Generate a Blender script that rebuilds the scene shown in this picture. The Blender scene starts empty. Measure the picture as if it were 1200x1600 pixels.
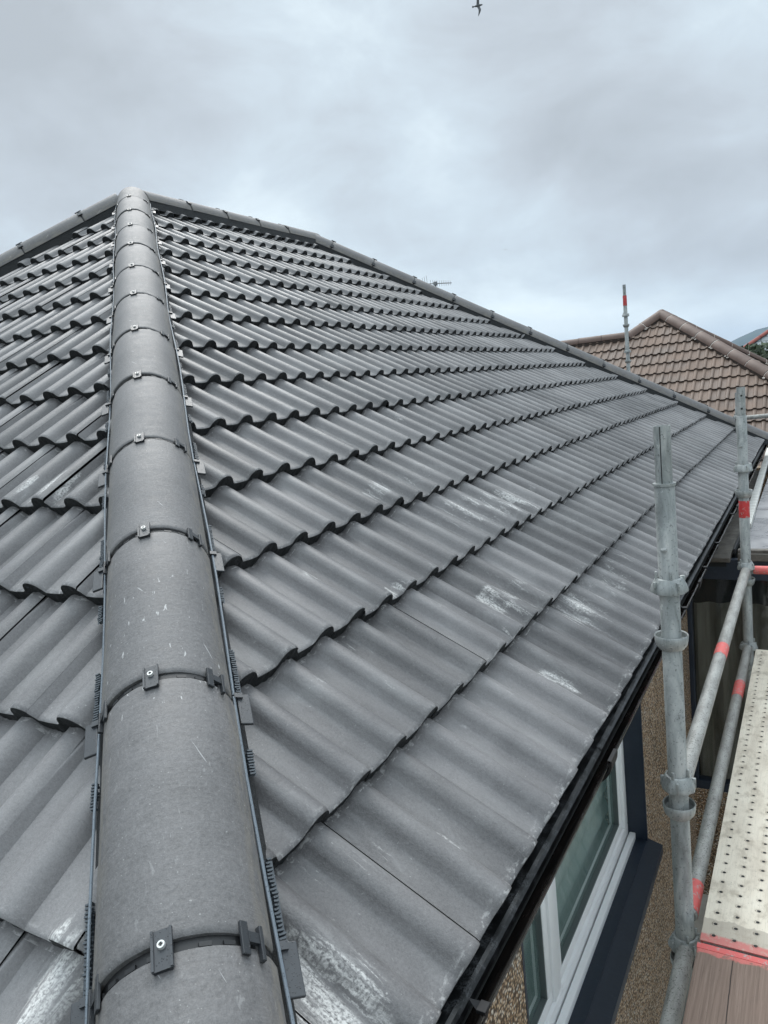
import bpy, bmesh, math, random
from mathutils import Vector, Matrix, noise
random.seed(7)
R = math.radians
sc = bpy.context.scene
# ------------------------------------------------------------------ camera
cam = bpy.data.cameras.new('camera'); camo = bpy.data.objects.new('camera', cam)
sc.collection.objects.link(camo); sc.camera = camo
cam.sensor_fit = 'HORIZONTAL'; cam.sensor_width = 36.0; cam.lens = 1152.0/1200.0*36.0
cam.clip_start = 0.05; cam.clip_end = 9000
CX = (0.863267, 0.494191, -0.102690); CY = (0.013453, 0.180848, 0.983419); CZ = (0.504568, -0.850335, 0.149471)
camo.matrix_world = Matrix(((CX[0], CY[0], CZ[0], 0.48711), (CX[1], CY[1], CZ[1], -2.15120), (CX[2], CY[2], CZ[2], 0.87855), (0, 0, 0, 1)))
sc.render.resolution_x = 768; sc.render.resolution_y = 1024
sc.view_settings.view_transform = 'Standard'; sc.view_settings.look = 'None'
sc.view_settings.exposure = 0.25; sc.view_settings.gamma = 1.0


# ------------------------------------------------------------------ node helper
class NT:
    def __init__(s, tree):
        s.t = tree; s.n = tree.nodes; s.l = tree.links
    def node(s, typ, ins=None, **kw):
        n = s.n.new(typ)
        for k, v in kw.items(): setattr(n, k, v)
        for k, v in (ins or {}).items(): s.put(n.inputs[k], v)
        return n
    def put(s, sock, v):
        if isinstance(v, bpy.types.NodeSocket): s.l.new(v, sock)
        elif v is not None:
            if isinstance(v, (tuple, list)) and len(v) == 3 and sock.type == 'RGBA': v = (*v, 1)
            sock.default_value = v
    def m(s, op, a, b=None, c=None, clamp=False):
        n = s.n.new('ShaderNodeMath'); n.operation = op; n.use_clamp = clamp
        for i, v in enumerate((a, b, c)):
            if v is not None: s.put(n.inputs[i], v)
        return n.outputs[0]
    def v(s, op, a, b=None):
        n = s.n.new('ShaderNodeVectorMath'); n.operation = op
        s.put(n.inputs[0], a)
        if b is not None: s.put(n.inputs[1], b)
        return n.outputs['Value'] if op in ('LENGTH', 'DOT_PRODUCT', 'DISTANCE') else n.outputs[0]
    def ss(s, x, lo, hi, a=0.0, b=1.0):
        n = s.node('ShaderNodeMapRange', {'Value': x, 'From Min': lo, 'From Max': hi, 'To Min': a, 'To Max': b}, interpolation_type='SMOOTHSTEP')
        return n.outputs[0]
    def noise(s, vec, scale, detail=4, rough=0.6, dist=0.0):
        n = s.node('ShaderNodeTexNoise', {'Vector': vec, 'Scale': scale, 'Detail': detail, 'Roughness': rough, 'Distortion': dist})
        return n.outputs['Fac']
    def vor(s, vec, scale, feature='F1', out='Distance'):
        n = s.node('ShaderNodeTexVoronoi', {'Vector': vec, 'Scale': scale}, feature=feature)
        return n.outputs[out]
    def mix(s, f, a, b, blend='MIX'):
        n = s.n.new('ShaderNodeMix'); n.data_type = 'RGBA'; n.blend_type = blend
        s.put(n.inputs[0], f); s.put(n.inputs[6], a); s.put(n.inputs[7], b)
        return n.outputs[2]
    def ramp(s, f, stops):
        n = s.n.new('ShaderNodeValToRGB'); s.put(n.inputs[0], f)
        e = n.color_ramp.elements
        while len(e) < len(stops): e.new(0.5)
        for q, (p, c) in zip(e, stops):
            q.position = p; q.color = (*c, 1) if len(c) == 3 else c
        return n.outputs[0]
    def scale(s, vec, sx, sy, sz):
        return s.v('MULTIPLY', vec, (sx, sy, sz))
    def bump(s, h, strength=0.3, dist=0.01, normal=None):
        n = s.node('ShaderNodeBump', {'Height': h, 'Strength': strength, 'Distance': dist})
        if normal is not None: s.put(n.inputs['Normal'], normal)
        return n.outputs[0]


def mat(name, fn=None, color=(.5, .5, .5), rough=.5, metal=0.0, spec=0.5):
    m = bpy.data.materials.new(name); m.use_nodes = True
    t = NT(m.node_tree); b = m.node_tree.nodes['Principled BSDF']
    b.inputs['Base Color'].default_value = (*color, 1); b.inputs['Roughness'].default_value = rough
    b.inputs['Metallic'].default_value = metal; b.inputs['Specular IOR Level'].default_value = spec
    if fn: fn(t, b)
    return m


# ------------------------------------------------------------------ world: overcast sky
SUN_EL, SUN_AZ = 50.0, 130.0      # azimuth: direction the light comes from, degrees from +X
w = bpy.data.worlds.new('World'); sc.world = w; w.use_nodes = True
T = NT(w.node_tree); bg = w.node_tree.nodes['Background']; wo = w.node_tree.nodes['World Output']
sky = T.node('ShaderNodeTexSky', sky_type='NISHITA', sun_disc=False)
sky.sun_elevation = R(SUN_EL); sky.sun_rotation = R(90 - SUN_AZ)
T.put(bg.inputs['Color'], sky.outputs[0]); bg.inputs['Strength'].default_value = 0.06
tc = T.node('ShaderNodeTexCoord'); D = T.v('NORMALIZE', tc.outputs['Generated'])
sx = T.node('ShaderNodeSeparateXYZ', {0: D}); X, Y, Z = sx.outputs
den = T.m('ADD', T.m('MAXIMUM', Z, 0.0), 0.22)
cx = T.m('DIVIDE', X, den); cy = T.m('DIVIDE', Y, den)
P = T.node('ShaderNodeCombineXYZ', {0: cx, 1: cy, 2: 0.0}).outputs[0]
n1 = T.noise(T.v('ADD', T.scale(P, .8, 1.0, 1), (3.1, 7.7, 0)), 0.9, 5, .45, .25)
n2 = T.noise(T.v('ADD', T.scale(D, 1, 1, 2.2), (1.3, .2, 5.0)), 2.1, 4, .45, .3)
def blob(c, rad, amp):
    L = math.sqrt(sum(q*q for q in c)); c = tuple(q/L for q in c)
    return T.m('MULTIPLY', T.ss(T.v('DISTANCE', D, c), 0.0, rad, 1.0, 0.0), amp)
f = T.m('ADD', T.m('MULTIPLY', T.m('SUBTRACT', n1, .5), 1.1), T.m('MULTIPLY', T.m('SUBTRACT', n2, .5), 1.1))
n3 = T.noise(T.v('ADD', T.scale(D, 1, 1, 1.7), (8.3, 2.2, 1.0)), 5.5, 6, .6, .35)
f = T.m('ADD', f, T.m('MULTIPLY', T.m('SUBTRACT', n3, .5), .90))
f = T.m('ADD', f, 0.50)
for c, rad, amp in [
        ((-.99, .72, .40), .30, -.26), ((-.78, .85, .53), .28, -.22), ((-.22, 1.12, .29), .32, -.46), ((-.50, 1.0, .22), .22, -.16),
        ((-.62, .93, .41), .17, .06), ((-.62, .95, .22), .22, .16), ((-.35, 1.06, .51), .20, .04), ((-.10, 1.10, .43), .20, .34), ((-1.07, .63, .24), .28, .20),
        ((-.50, .98, .50), .30, -.10), ((-.32, 1.08, .11), .26, .38), ((-.45, 1.02, .33), .12, .22)]:
    f = T.m('ADD', f, blob(c, rad, amp))
cl = T.ramp(f, [(0.0, (.345, .380, .410)), (.28, (.405, .450, .490)), (.52, (.470, .540, .590)), (.78, (.595, .68, .72)), (1.0, (.70, .775, .80))])
hz = T.ss(Z, 0.0, .13, 1.0, 0.0)
cl = T.mix(T.m('MULTIPLY', hz, .45), cl, (.62, .70, .73))
up = T.ss(Z, .48, .92, 1.0, 2.7)
cl = T.v('SCALE', cl); T.n[-1].inputs['Scale'].default_value = 1
T.put(T.n[-1].inputs['Scale'], up)
b2 = T.node('ShaderNodeBackground', {'Color': cl, 'Strength': 1.29})
mx = T.node('ShaderNodeMixShader', {0: 0.93, 1: bg.outputs[0], 2: b2.outputs[0]})
T.l.new(mx.outputs[0], wo.inputs['Surface'])
sl = bpy.data.lights.new('sun', 'SUN'); sl.energy = 1.9; sl.angle = R(42); sl.color = (1, .97, .93)
so = bpy.data.objects.new('sun', sl); sc.collection.objects.link(so)
sd = Vector((math.cos(R(SUN_EL))*math.cos(R(SUN_AZ)), math.cos(R(SUN_EL))*math.sin(R(SUN_AZ)), math.sin(R(SUN_EL))))
so.rotation_euler = (-sd).to_track_quat('-Z', 'Y').to_euler(); so.location = (0, 0, 20)


# ------------------------------------------------------------------ mesh helpers
class MB:
    def __init__(s): s.v = []; s.f = []; s.mi = []; s.uv = []
    def add(s, vs, fs, mi=0, M=None):
        o = len(s.v)
        s.v += [tuple(M @ Vector(q)) if M is not None else tuple(q) for q in vs]
        s.f += [tuple(o+i for i in f) for f in fs]; s.mi += [mi]*len(fs)
    def box(s, c, d, M=None, mi=0, bev=0.0):
        x, y, z = (q/2 for q in d)
        b = min(bev, x*.9, y*.9, z*.9)
        if b <= 0:
            vs = [(c[0]+i*x, c[1]+j*y, c[2]+k*z) for k in (-1, 1) for j in (-1, 1) for i in (-1, 1)]
            s.add(vs, [(0, 2, 3, 1), (4, 5, 7, 6), (0, 1, 5, 4), (2, 6, 7, 3), (0, 4, 6, 2), (1, 3, 7, 5)], mi, M); return
        bm = bmesh.new(); bmesh.ops.create_cube(bm, size=1)
        for q in bm.verts: q.co = Vector((q.co.x*2*x, q.co.y*2*y, q.co.z*2*z))
        bmesh.ops.bevel(bm, geom=bm.edges[:], offset=b, segments=2, affect='EDGES', profile=.5)
        bm.verts.index_update()
        s.add([q.co + Vector(c) for q in bm.verts], [[q.index for q in ff.verts] for ff in bm.faces], mi, M); bm.free()
    def tube(s, pts, r, seg=20, mi=0, M=None, cap=True):
        pts = [Vector(q) for q in pts]; rs = r if isinstance(r, (list, tuple)) else [r]*len(pts)
        ref = None; rings = []
        for i, q in enumerate(pts):
            d = (pts[min(i+1, len(pts)-1)]-pts[max(i-1, 0)]).normalized()
            if ref is None: ref = d.orthogonal().normalized()
            a = (ref - d*ref.dot(d)).normalized(); b = d.cross(a); ref = a
            rings.append([q + (a*math.cos(2*math.pi*k/seg) + b*math.sin(2*math.pi*k/seg))*rs[i] for k in range(seg)])
        vs = [q for g in rings for q in g]; fs = []
        for i in range(len(pts)-1):
            for k in range(seg):
                k2 = (k+1) % seg
                fs.append((i*seg+k, i*seg+k2, (i+1)*seg+k2, (i+1)*seg+k))
        if cap:
            fs.append(tuple(range(seg-1, -1, -1))); fs.append(tuple((len(pts)-1)*seg+k for k in range(seg)))
        s.add(vs, fs, mi, M)
    def lathe(s, prof, seg=28, mi=0, M=None, mod=None):
        vs = []; fs = []; n = len(prof)
        for i, (r, z) in enumerate(prof):
            for k in range(seg):
                a = 2*math.pi*k/seg; rr = r*(mod(a, i) if mod else 1)
                vs.append((rr*math.cos(a), rr*math.sin(a), z))
        for i in range(n-1):
            for k in range(seg):
                k2 = (k+1) % seg
                fs.append((i*seg+k, i*seg+k2, (i+1)*seg+k2, (i+1)*seg+k))
        s.add(vs, fs, mi, M)
    def strip(s, rows, mi=0, M=None, closed=False):
        n = len(rows[0]); vs = [q for r_ in rows for q in r_]; fs = []
        for i in range(len(rows)-1):
            for k in range(n-1 if not closed else n):
                k2 = (k+1) % n
                fs.append((i*n+k, i*n+k2, (i+1)*n+k2, (i+1)*n+k))
        s.add(vs, fs, mi, M)
    def build(s, name, mats, parent=None, smooth=False, loc=None):
        me = bpy.data.meshes.new(name); vs = s.v
        if loc is not None: vs = [(q[0]-loc[0], q[1]-loc[1], q[2]-loc[2]) for q in vs]
        me.from_pydata(vs, [], s.f); me.validate()
        mats = mats if isinstance(mats, (list, tuple)) else [mats]
        for q in mats: me.materials.append(q)
        if len(mats) > 1: me.polygons.foreach_set('material_index', s.mi)
        if smooth:
            me.polygons.foreach_set('use_smooth', [True]*len(me.polygons))
            me.set_sharp_from_angle(angle=R(smooth if smooth is not True else 35))
        me.update()
        o = bpy.data.objects.new(name, me); sc.collection.objects.link(o)
        if parent is not None: o.parent = parent
        if loc is not None: o.location = Vector(loc) - (parent.matrix_basis.translation if parent is not None and parent.parent is None else Vector((0, 0, 0)))
        elif parent is not None and parent.parent is None: o.location = -parent.matrix_basis.translation
        return o


def thing(name, label, cat, loc=(0, 0, 0), group=None):
    o = bpy.data.objects.new(name, None); sc.collection.objects.link(o); o.location = loc
    o.empty_display_size = .1
    o['label'] = label; o['category'] = cat
    if group: o['group'] = group
    return o
def tag(o, label, cat, group=None):
    o['label'] = label; o['category'] = cat
    if group: o['group'] = group
    return o
def struct(o, kind='structure'):
    o['kind'] = kind; return o
def frame(o, x, y, z):
    """matrix from an origin and three axes"""
    x, y, z = Vector(x), Vector(y), Vector(z)
    return Matrix(((x.x, y.x, z.x, o[0]), (x.y, y.y, z.y, o[1]), (x.z, y.z, z.z, o[2]), (0, 0, 0, 1)))


# ------------------------------------------------------------------ materials
def m_tile(base, tint, scuff, brown=False):
    def fn(t, b):
        uv = t.node('ShaderNodeUVMap', uv_map='uv').outputs[0]
        tone = t.node('ShaderNodeAttribute', attribute_name='tone').outputs['Fac']
        if not scuff: tone = t.m('ADD', t.m('MULTIPLY', tone, .45), .27)
        s = t.node('ShaderNodeSeparateXYZ', {0: uv}); e, u = s.outputs[0], s.outputs[1]
        obj = t.node('ShaderNodeTexCoord').outputs['Object']
        big = t.noise(uv, 2.2, 3, .5); fine = t.noise(obj, 420, 2, .7); mid = t.noise(t.scale(uv, 26, 9, 1), 1.0, 5, .65)
        g2 = t.noise(obj, 170, 3, .75)
        k = t.m('ADD', t.m('MULTIPLY', t.m('SUBTRACT', big, .5), .55), t.m('MULTIPLY', t.m('SUBTRACT', fine, .5), .8))
        k = t.m('ADD', k, t.m('MULTIPLY', t.m('SUBTRACT', g2, .5), .8))
        k = t.m('ADD', k, t.m('MULTIPLY', t.m('SUBTRACT', mid, .5), .55))
        k = t.m('ADD', k, t.m('MULTIPLY', t.m('SUBTRACT', tone, .5), .50))
        k = t.m('ADD', k, 1.0)
        col = t.mix(1.0, t.mix(t.ss(big, .35, .65), base, tint), t.node('ShaderNodeCombineXYZ', {0: k, 1: k, 2: k}).outputs[0], 'MULTIPLY')
        if scuff:
            st1 = t.noise(t.v('ADD', t.scale(uv, 34, 4.2, 1), t.v('SCALE', t.node('ShaderNodeCombineXYZ', {0: mid, 1: mid, 2: 0.0}).outputs[0])), 1.0, 5, .68, .45)
            wv = t.node('ShaderNodeMapping', {'Vector': uv, 'Rotation': (0, 0, R(7))}).outputs[0]
            st2 = t.noise(t.scale(wv, 95, 5, 1), 1.0, 3, .6, .25)
            patch = t.noise(t.v('ADD', uv, (4.2, 1.3, 0)), 1.6, 3, .55)
            area = t.ss(patch, .38, .72)
            def spot(ce, cu, rx, ry, a):
                d = t.v('LENGTH', t.v('MULTIPLY', t.v('SUBTRACT', uv, (ce, cu, 0)), (1/rx, 1/ry, 0)))
                return t.m('MULTIPLY', t.ss(d, .3, 1.0, 1.0, 0.0), a)
            ex = None
            for q in scuff:
                z_ = spot(*q); ex = z_ if ex is None else t.m('ADD', ex, z_)
            area2 = t.m('ADD', t.m('MULTIPLY', area, .55), ex)
            thr = t.ss(area2, 0.0, 1.6, .68, .44)
            m1 = t.ss(t.m('SUBTRACT', st1, thr), -.02, .16)
            thr2 = t.ss(area2, 0.0, 1.7, .76, .54)
            m2 = t.ss(t.m('SUBTRACT', st2, thr2), -.01, .09)
            spk = t.ss(t.noise(t.scale(uv, 150, 110, 1), 1.0, 2, .5), .69, .76)
            grain = t.ss(t.noise(t.scale(uv, 240, 160, 1), 1.0, 2, .7), .30, .62)
            m_ = t.m('MAXIMUM', t.m('MULTIPLY', m1, .95), t.m('MULTIPLY', m2, .8))
            m_ = t.m('MULTIPLY', m_, grain)
            # worn pale flecks near each tail edge
            uf = t.m('FRACT', t.m('DIVIDE', t.m('ADD', u, .01), .318443))
            tail = t.m('MULTIPLY', t.ss(uf, .0, .10, 1.0, 0.0), t.ss(t.noise(t.scale(uv, 60, 80, 1), 1.0, 3, .7), .50, .66))
            m_ = t.m('MAXIMUM', m_, t.m('MULTIPLY', tail, .45))
            m_ = t.m('MAXIMUM', m_, t.m('MULTIPLY', spk, t.m('ADD', t.m('MULTIPLY', area2, .3), .10)), clamp=True)
            col = t.mix(m_, col, (.62, .61, .59))
            # faint paler rain bloom
            bl = t.ss(t.noise(t.scale(uv, 9, 3, 1), 1.0, 4, .6), .45, .75)
            sm = t.m('MULTIPLY', t.ss(t.noise(t.v('ADD', t.scale(uv, 26, 8, 1), (5, 5, 0)), 1.0, 5, .7, .8), .46, .68), t.m('MINIMUM', t.m('MULTIPLY', area2, .8), 1.0))
            bl2 = t.m('ADD', t.m('MULTIPLY', bl, .18), t.m('MULTIPLY', sm, .20), clamp=True)
            col = t.mix(bl2, col, (.42, .42, .415))
            rough = t.m('ADD', t.ss(big, .3, .7, .40, .52), t.m('MULTIPLY', m_, .3))
        else:
            rough = t.ss(big, .3, .7, .55, .75)
        t.put(b.inputs['Base Color'], col); t.put(b.inputs['Roughness'], rough)
        b.inputs['Specular IOR Level'].default_value = .5
        h = t.m('ADD', t.m('MULTIPLY', g2 if scuff else fine, .9), t.m('MULTIPLY', mid, .5))
        t.put(b.inputs['Normal'], t.bump(h, .45, .002))
    return fn

SC_MAIN = [(-1.42, .13, .13, .20, 1.7), (-1.15, .20, .10, .10, .8), (-1.0, .12, .10, .06, .7), (-.21, .14, .05, .09, 1.7), (-.02, .45, .08, .07, 1.6), (-.26, .54, .09, .05, 1.1),
           (-.38, .66, .08, .05, 1.0), (.11, 1.04, .14, .08, 1.2), (-.57, .82, .08, .05, 1.0), (-.92, .54, .09, .06, .8), (.60, .78, .60, .20, .9), (.62, .24, .60, .16, .85), (.50, 1.08, .45, .12, .7), (.0, .40, .40, .16, .6), (1.0, 1.5, .5, .08, .55), (-.68, .60, .07, .05, .7)]
SC_LEFT = [(-.42, .28, .13, .10, 1.6), (-.80, .67, .14, .07, .9), (-1.5, 1.35, .35, .12, .8), (-1.0, .95, .2, .08, .7), (-.25, .05, .12, .08, .9)]
M_tileA = mat('grey_roof_tile', m_tile((.112, .108, .109), (.140, .135, .135), SC_MAIN))
M_tileB = mat('grey_roof_tile_left', m_tile((.122, .118, .119), (.152, .147, .147), SC_LEFT))
M_tileN = mat('brown_roof_tile', m_tile((.125, .084, .062), (.165, .113, .085), None))

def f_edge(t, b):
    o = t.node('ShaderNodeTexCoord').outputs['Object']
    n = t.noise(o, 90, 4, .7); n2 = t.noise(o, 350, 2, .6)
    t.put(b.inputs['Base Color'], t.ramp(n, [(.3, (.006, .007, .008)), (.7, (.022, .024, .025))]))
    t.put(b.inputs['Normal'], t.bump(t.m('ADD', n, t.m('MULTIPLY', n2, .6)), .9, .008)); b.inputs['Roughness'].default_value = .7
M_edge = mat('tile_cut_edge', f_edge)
M_edgeN = mat('brown_tile_edge', color=(.035, .024, .018), rough=.9)

def f_hip(t, b):
    uv = t.node('ShaderNodeUVMap', uv_map='uv').outputs[0]; o = t.node('ShaderNodeTexCoord').outputs['Object']
    s = t.node('ShaderNodeSeparateXYZ', {0: uv}); a, l = s.outputs[0], s.outputs[1]
    brush = t.noise(t.scale(uv, 9, 170, 1), 1.0, 3, .6, .8)     # fine lines running round the tile
    fine = t.noise(o, 500, 2, .7); big = t.noise(uv, 5, 3, .6)
    k = t.m('ADD', t.m('MULTIPLY', t.m('SUBTRACT', brush, .5), .30), t.m('MULTIPLY', t.m('SUBTRACT', fine, .5), .8))
    mot = t.noise(o, 34, 5, .7); mot2 = t.noise(o, 150, 3, .7)
    k = t.m('ADD', k, t.m('MULTIPLY', t.m('SUBTRACT', big, .5), .5)); k = t.m('ADD', k, t.m('MULTIPLY', t.m('SUBTRACT', mot, .5), .7)); k = t.m('ADD', k, t.m('MULTIPLY', t.m('SUBTRACT', mot2, .5), .8)); k = t.m('ADD', k, 1.0)
    col = t.mix(1.0, (.138, .134, .134), t.node('ShaderNodeCombineXYZ', {0: k, 1: k, 2: k}).outputs[0], 'MULTIPLY')
    warm = t.m('MULTIPLY', t.ss(t.m('ABSOLUTE', a), .095, .150), t.ss(t.noise(t.scale(uv, 60, 14, 1), 1.0, 4, .7), .38, .62))
    col = t.mix(t.m('MULTIPLY', warm, .5), col, (.24, .215, .175))
    drops = t.ss(t.noise(t.scale(uv, 95, 26, 1), 1.0, 3, .6, .4), .655, .70)
    area = t.m('MAXIMUM', t.m('MULTIPLY', t.ss(t.noise(uv, 2.6, 2, .5), .42, .62), .3), t.ss(t.m('ABSOLUTE', t.m('SUBTRACT', l, 4.52)), .16, .26, 1.0, 0.0))
    col = t.mix(t.m('MULTIPLY', t.m('MULTIPLY', drops, area), .55), col, (.60, .60, .59))
    spk = t.ss(t.noise(t.scale(uv, 210, 190, 1), 1.0, 2, .5), .68, .74)
    col = t.mix(t.m('MULTIPLY', spk, .35), col, (.5, .5, .48))
    scr = t.ss(t.noise(t.scale(t.node('ShaderNodeMapping', {'Vector': uv, 'Rotation': (0, 0, R(-28))}).outputs[0], 120, 9, 1), 1.0, 2, .5), .73, .76)
    col = t.mix(t.m('MULTIPLY', scr, .5), col, (.5, .5, .5))
    t.put(b.inputs['Base Color'], col); t.put(b.inputs['Roughness'], t.ss(mot, .3, .7, .52, .66)); b.inputs['Specular IOR Level'].default_value = .36
    t.put(b.inputs['Normal'], t.bump(t.m('ADD', t.m('MULTIPLY', brush, .35), t.m('MULTIPLY', mot2, .9)), .5, .0022))
M_hip = mat('grey_hip_tile', f_hip)
def f_hipN(t, b):
    o = t.node('ShaderNodeTexCoord').outputs['Object']; n = t.noise(o, 9, 4, .6)
    t.put(b.inputs['Base Color'], t.ramp(n, [(.3, (.082, .048, .036)), (.7, (.120, .074, .056))])); b.inputs['Roughness'].default_value = .6
M_hipN = mat('brown_hip_tile', f_hipN)
M_hipR = mat('red_hip_tile', color=(.24, .062, .045), rough=.7)
M_mortar = mat('mortar', color=(.55, .5, .45), rough=.9)

def f_plast(c0, c1, r0=.35):
    def fn(t, b):
        o = t.node('ShaderNodeTexCoord').outputs['Object']; n = t.noise(o, 60, 3, .6)
        d = t.ss(t.vor(o, 260), .12, .26)
        t.put(b.inputs['Base Color'], t.mix(t.m('MULTIPLY', t.m('SUBTRACT', 1.0, d), .5), t.mix(n, c0, c1), tuple(q*.25 for q in c0)))
        b.inputs['Roughness'].default_value = r0
        t.put(b.inputs['Normal'], t.bump(t.m('SUBTRACT', 1.0, d), .5, .002))
    return fn
M_black = mat('black_plastic', f_plast((.007, .008, .009), (.014, .015, .017), .3))
M_seal = mat('black_seal', color=(.012, .012, .013), rough=.5)
M_matt = mat('matt_black_plastic', color=(.010, .010, .011), rough=.55, spec=.25)
M_clip = mat('clip_plastic', f_plast((.030, .032, .036), (.050, .054, .060), .4))
M_clipS = mat('clip_plastic_dark', f_plast((.018, .020, .023), (.032, .035, .039), .4))
M_screw = mat('screw_steel', color=(.62, .62, .60), rough=.4, metal=.3)
M_rail = mat('blue_grey_metal', f_plast((.10, .125, .15), (.16, .19, .22), .5), metal=.1)
M_comb = mat('comb_filler_plastic', f_plast((.045, .055, .065), (.075, .088, .10), .5))

def f_gut(t, b):
    o = t.node('ShaderNodeTexCoord').outputs['Object']
    n = t.noise(t.scale(o, 60, 9, 60), 1.0, 4, .6)
    t.put(b.inputs['Base Color'], t.ramp(n, [(.3, (.006, .006, .006)), (.75, (.020, .015, .013))]))
    t.put(b.inputs['Roughness'], t.ss(n, .3, .7, .12, .3)); b.inputs['Specular IOR Level'].default_value = .5
M_gut = mat('black_gutter_plastic', f_gut)
def f_tray(t, b):
    o = t.node('ShaderNodeTexCoord').outputs['Object']
    v = t.vor(o, 300); n = t.noise(o, 30, 4, .65)
    m_ = t.m('MULTIPLY', t.ss(v, .40, .60), t.ss(n, .46, .60))
    t.put(b.inputs['Base Color'], t.mix(m_, (.006, .0065, .007), (.045, .047, .05)))
    b.inputs['Roughness'].default_value = .3; b.inputs['Specular IOR Level'].default_value = .4
    t.put(b.inputs['Normal'], t.bump(n, .15, .002))
M_tray = mat('wet_eaves_tray', f_tray)

def f_galv(t, b):
    o = t.node('ShaderNodeTexCoord').outputs['Object']
    g = t.node('ShaderNodeNewGeometry').outputs['Position']
    n = t.noise(t.scale(g, 24, 24, 7), 1.0, 6, .68, .6); n2 = t.vor(g, 60); d = t.noise(g, 120, 3, .7)
    col = t.ramp(n, [(.28, (.16, .17, .167)), (.44, (.27, .288, .282)), (.56, (.36, .375, .367)), (.74, (.52, .525, .505))])
    dk = t.ss(d, .58, .66); col = t.mix(t.m('MULTIPLY', dk, .6), col, (.08, .082, .08))
    wt = t.ss(t.noise(t.v('ADD', g, (9, 4, 2)), 75, 3, .6, 1.0), .66, .72); col = t.mix(t.m('MULTIPLY', wt, .6), col, (.62, .63, .61))
    t.put(b.inputs['Base Color'], col); b.inputs['Metallic'].default_value = .25
    t.put(b.inputs['Roughness'], t.ss(n, .3, .7, .38, .6)); t.put(b.inputs['Normal'], t.bump(t.m('ADD', n, d), .25, .003))
M_galv = mat('galvanised_steel', f_galv)
def f_galv2(t, b):
    g = t.node('ShaderNodeNewGeometry').outputs['Position']
    n = t.noise(t.scale(g, 30, 10, 30), 1.0, 6, .7, .5); d = t.noise(g, 170, 3, .7)
    col = t.ramp(n, [(.25, (.17, .165, .15)), (.5, (.32, .315, .295)), (.75, (.46, .455, .43))])
    dk = t.ss(d, .56, .64); col = t.mix(t.m('MULTIPLY', dk, .75), col, (.055, .055, .052))
    t.put(b.inputs['Base Color'], col); b.inputs['Roughness'].default_value = .6; b.inputs['Metallic'].default_value = .15
    t.put(b.inputs['Normal'], t.bump(t.m('ADD', n, d), .35, .003))
M_galv2 = mat('splashed_galvanised_steel', f_galv2)
def f_red(c):
    def fn(t, b):
        g = t.node('ShaderNodeNewGeometry').outputs['Position']
        n = t.noise(g, 70, 5, .75, .5); m_ = t.ss(n, .36, .46)
        t.put(b.inputs['Base Color'], t.mix(m_, (.36, .34, .32), c)); b.inputs['Roughness'].default_value = .6
        t.put(b.inputs['Normal'], t.bump(n, .3, .003))
    return fn
M_redtape = mat('red_paint', f_red((.50, .035, .035)))
M_pink = mat('pink_red_paint', f_red((.62, .12, .11)))

def f_peb(t, b):
    o = t.node('ShaderNodeTexCoord').outputs['Object']
    v = t.node('ShaderNodeTexVoronoi', {'Vector': o, 'Scale': 115.0, 'Randomness': 1.0})
    rnd = t.node('ShaderNodeSeparateColor', {0: v.outputs['Color']}).outputs[0]
    col = t.ramp(rnd, [(0.0, (.10, .055, .030)), (.25, (.36, .215, .115)), (.50, (.52, .345, .20)), (.78, (.68, .50, .34)), (.96, (.85, .77, .66))])
    dd = t.ss(v.outputs['Distance'], .25, .62); col = t.mix(t.m('MULTIPLY', dd, .75), col, (.020, .014, .008))
    big = t.noise(o, 3.2, 4, .6); col = t.mix(t.ss(big, .45, .7, 0, .25), col, (.05, .045, .025))
    t.put(b.inputs['Base Color'], col); b.inputs['Roughness'].default_value = .75
    t.put(b.inputs['Normal'], t.bump(t.m('SUBTRACT', 1.0, v.outputs['Distance']), 1.0, .006))
M_peb = mat('brown_pebbledash', f_peb)
def f_navy(t, b):
    o = t.node('ShaderNodeTexCoord').outputs['Object']; n = t.noise(o, 55, 5, .7); s_ = t.ss(t.noise(o, 130, 3, .7), .6, .72)
    t.put(b.inputs['Base Color'], t.mix(t.m('MULTIPLY', s_, t.ss(n, .4, .6, 0, .5)), t.mix(n, (.008, .014, .026), (.016, .026, .044)), (.06, .075, .095)))
    b.inputs['Roughness'].default_value = .45; t.put(b.inputs['Normal'], t.bump(n, .3, .003))
M_navy = mat('navy_paint', f_navy)
M_upvc = mat('white_upvc', lambda t, b: t.put(b.inputs['Base Color'], t.mix(t.noise(t.node('ShaderNodeTexCoord').outputs['Object'], 12, 4, .6), (.84, .86, .87), (.90, .91, .92))), rough=.3)
M_gasket = mat('grey_gasket', color=(.10, .12, .12), rough=.5)
M_dark = mat('dark_interior', color=(.02, .022, .022), rough=.9)
def glass(name, tint, alpha, rough=.03):
    def fn(t, b):
        b.inputs['Base Color'].default_value = (*tint, 1); b.inputs['Roughness'].default_value = rough
        b.inputs['IOR'].default_value = 1.5
        b.inputs['Alpha'].default_value = alpha; b.inputs['Specular IOR Level'].default_value = .8
    return mat(name, fn)
M_glass = glass('window_glass', (.22, .33, .31), .25)  # teal tint paints the pale reflections into the panes
M_glassD = glass('dark_door_glass', (.03, .032, .03), .34)
def f_curt(c0, c1):
    def fn(t, b):
        o = t.node('ShaderNodeTexCoord').outputs['Object']
        n = t.noise(t.scale(o, 14, 14, 2.5), 1.0, 4, .6, .6)
        t.put(b.inputs['Base Color'], t.mix(t.ss(n, .3, .7), c0, c1)); b.inputs['Roughness'].default_value = .85
    return fn
M_curt = mat('olive_curtain', f_curt((.24, .23, .17), (.50, .48, .39)))
M_blind = mat('blind_with_reflections', f_curt((.40, .50, .47), (.58, .66, .62)))  # lightened so the blind's colour carries the window's reflections

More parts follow.
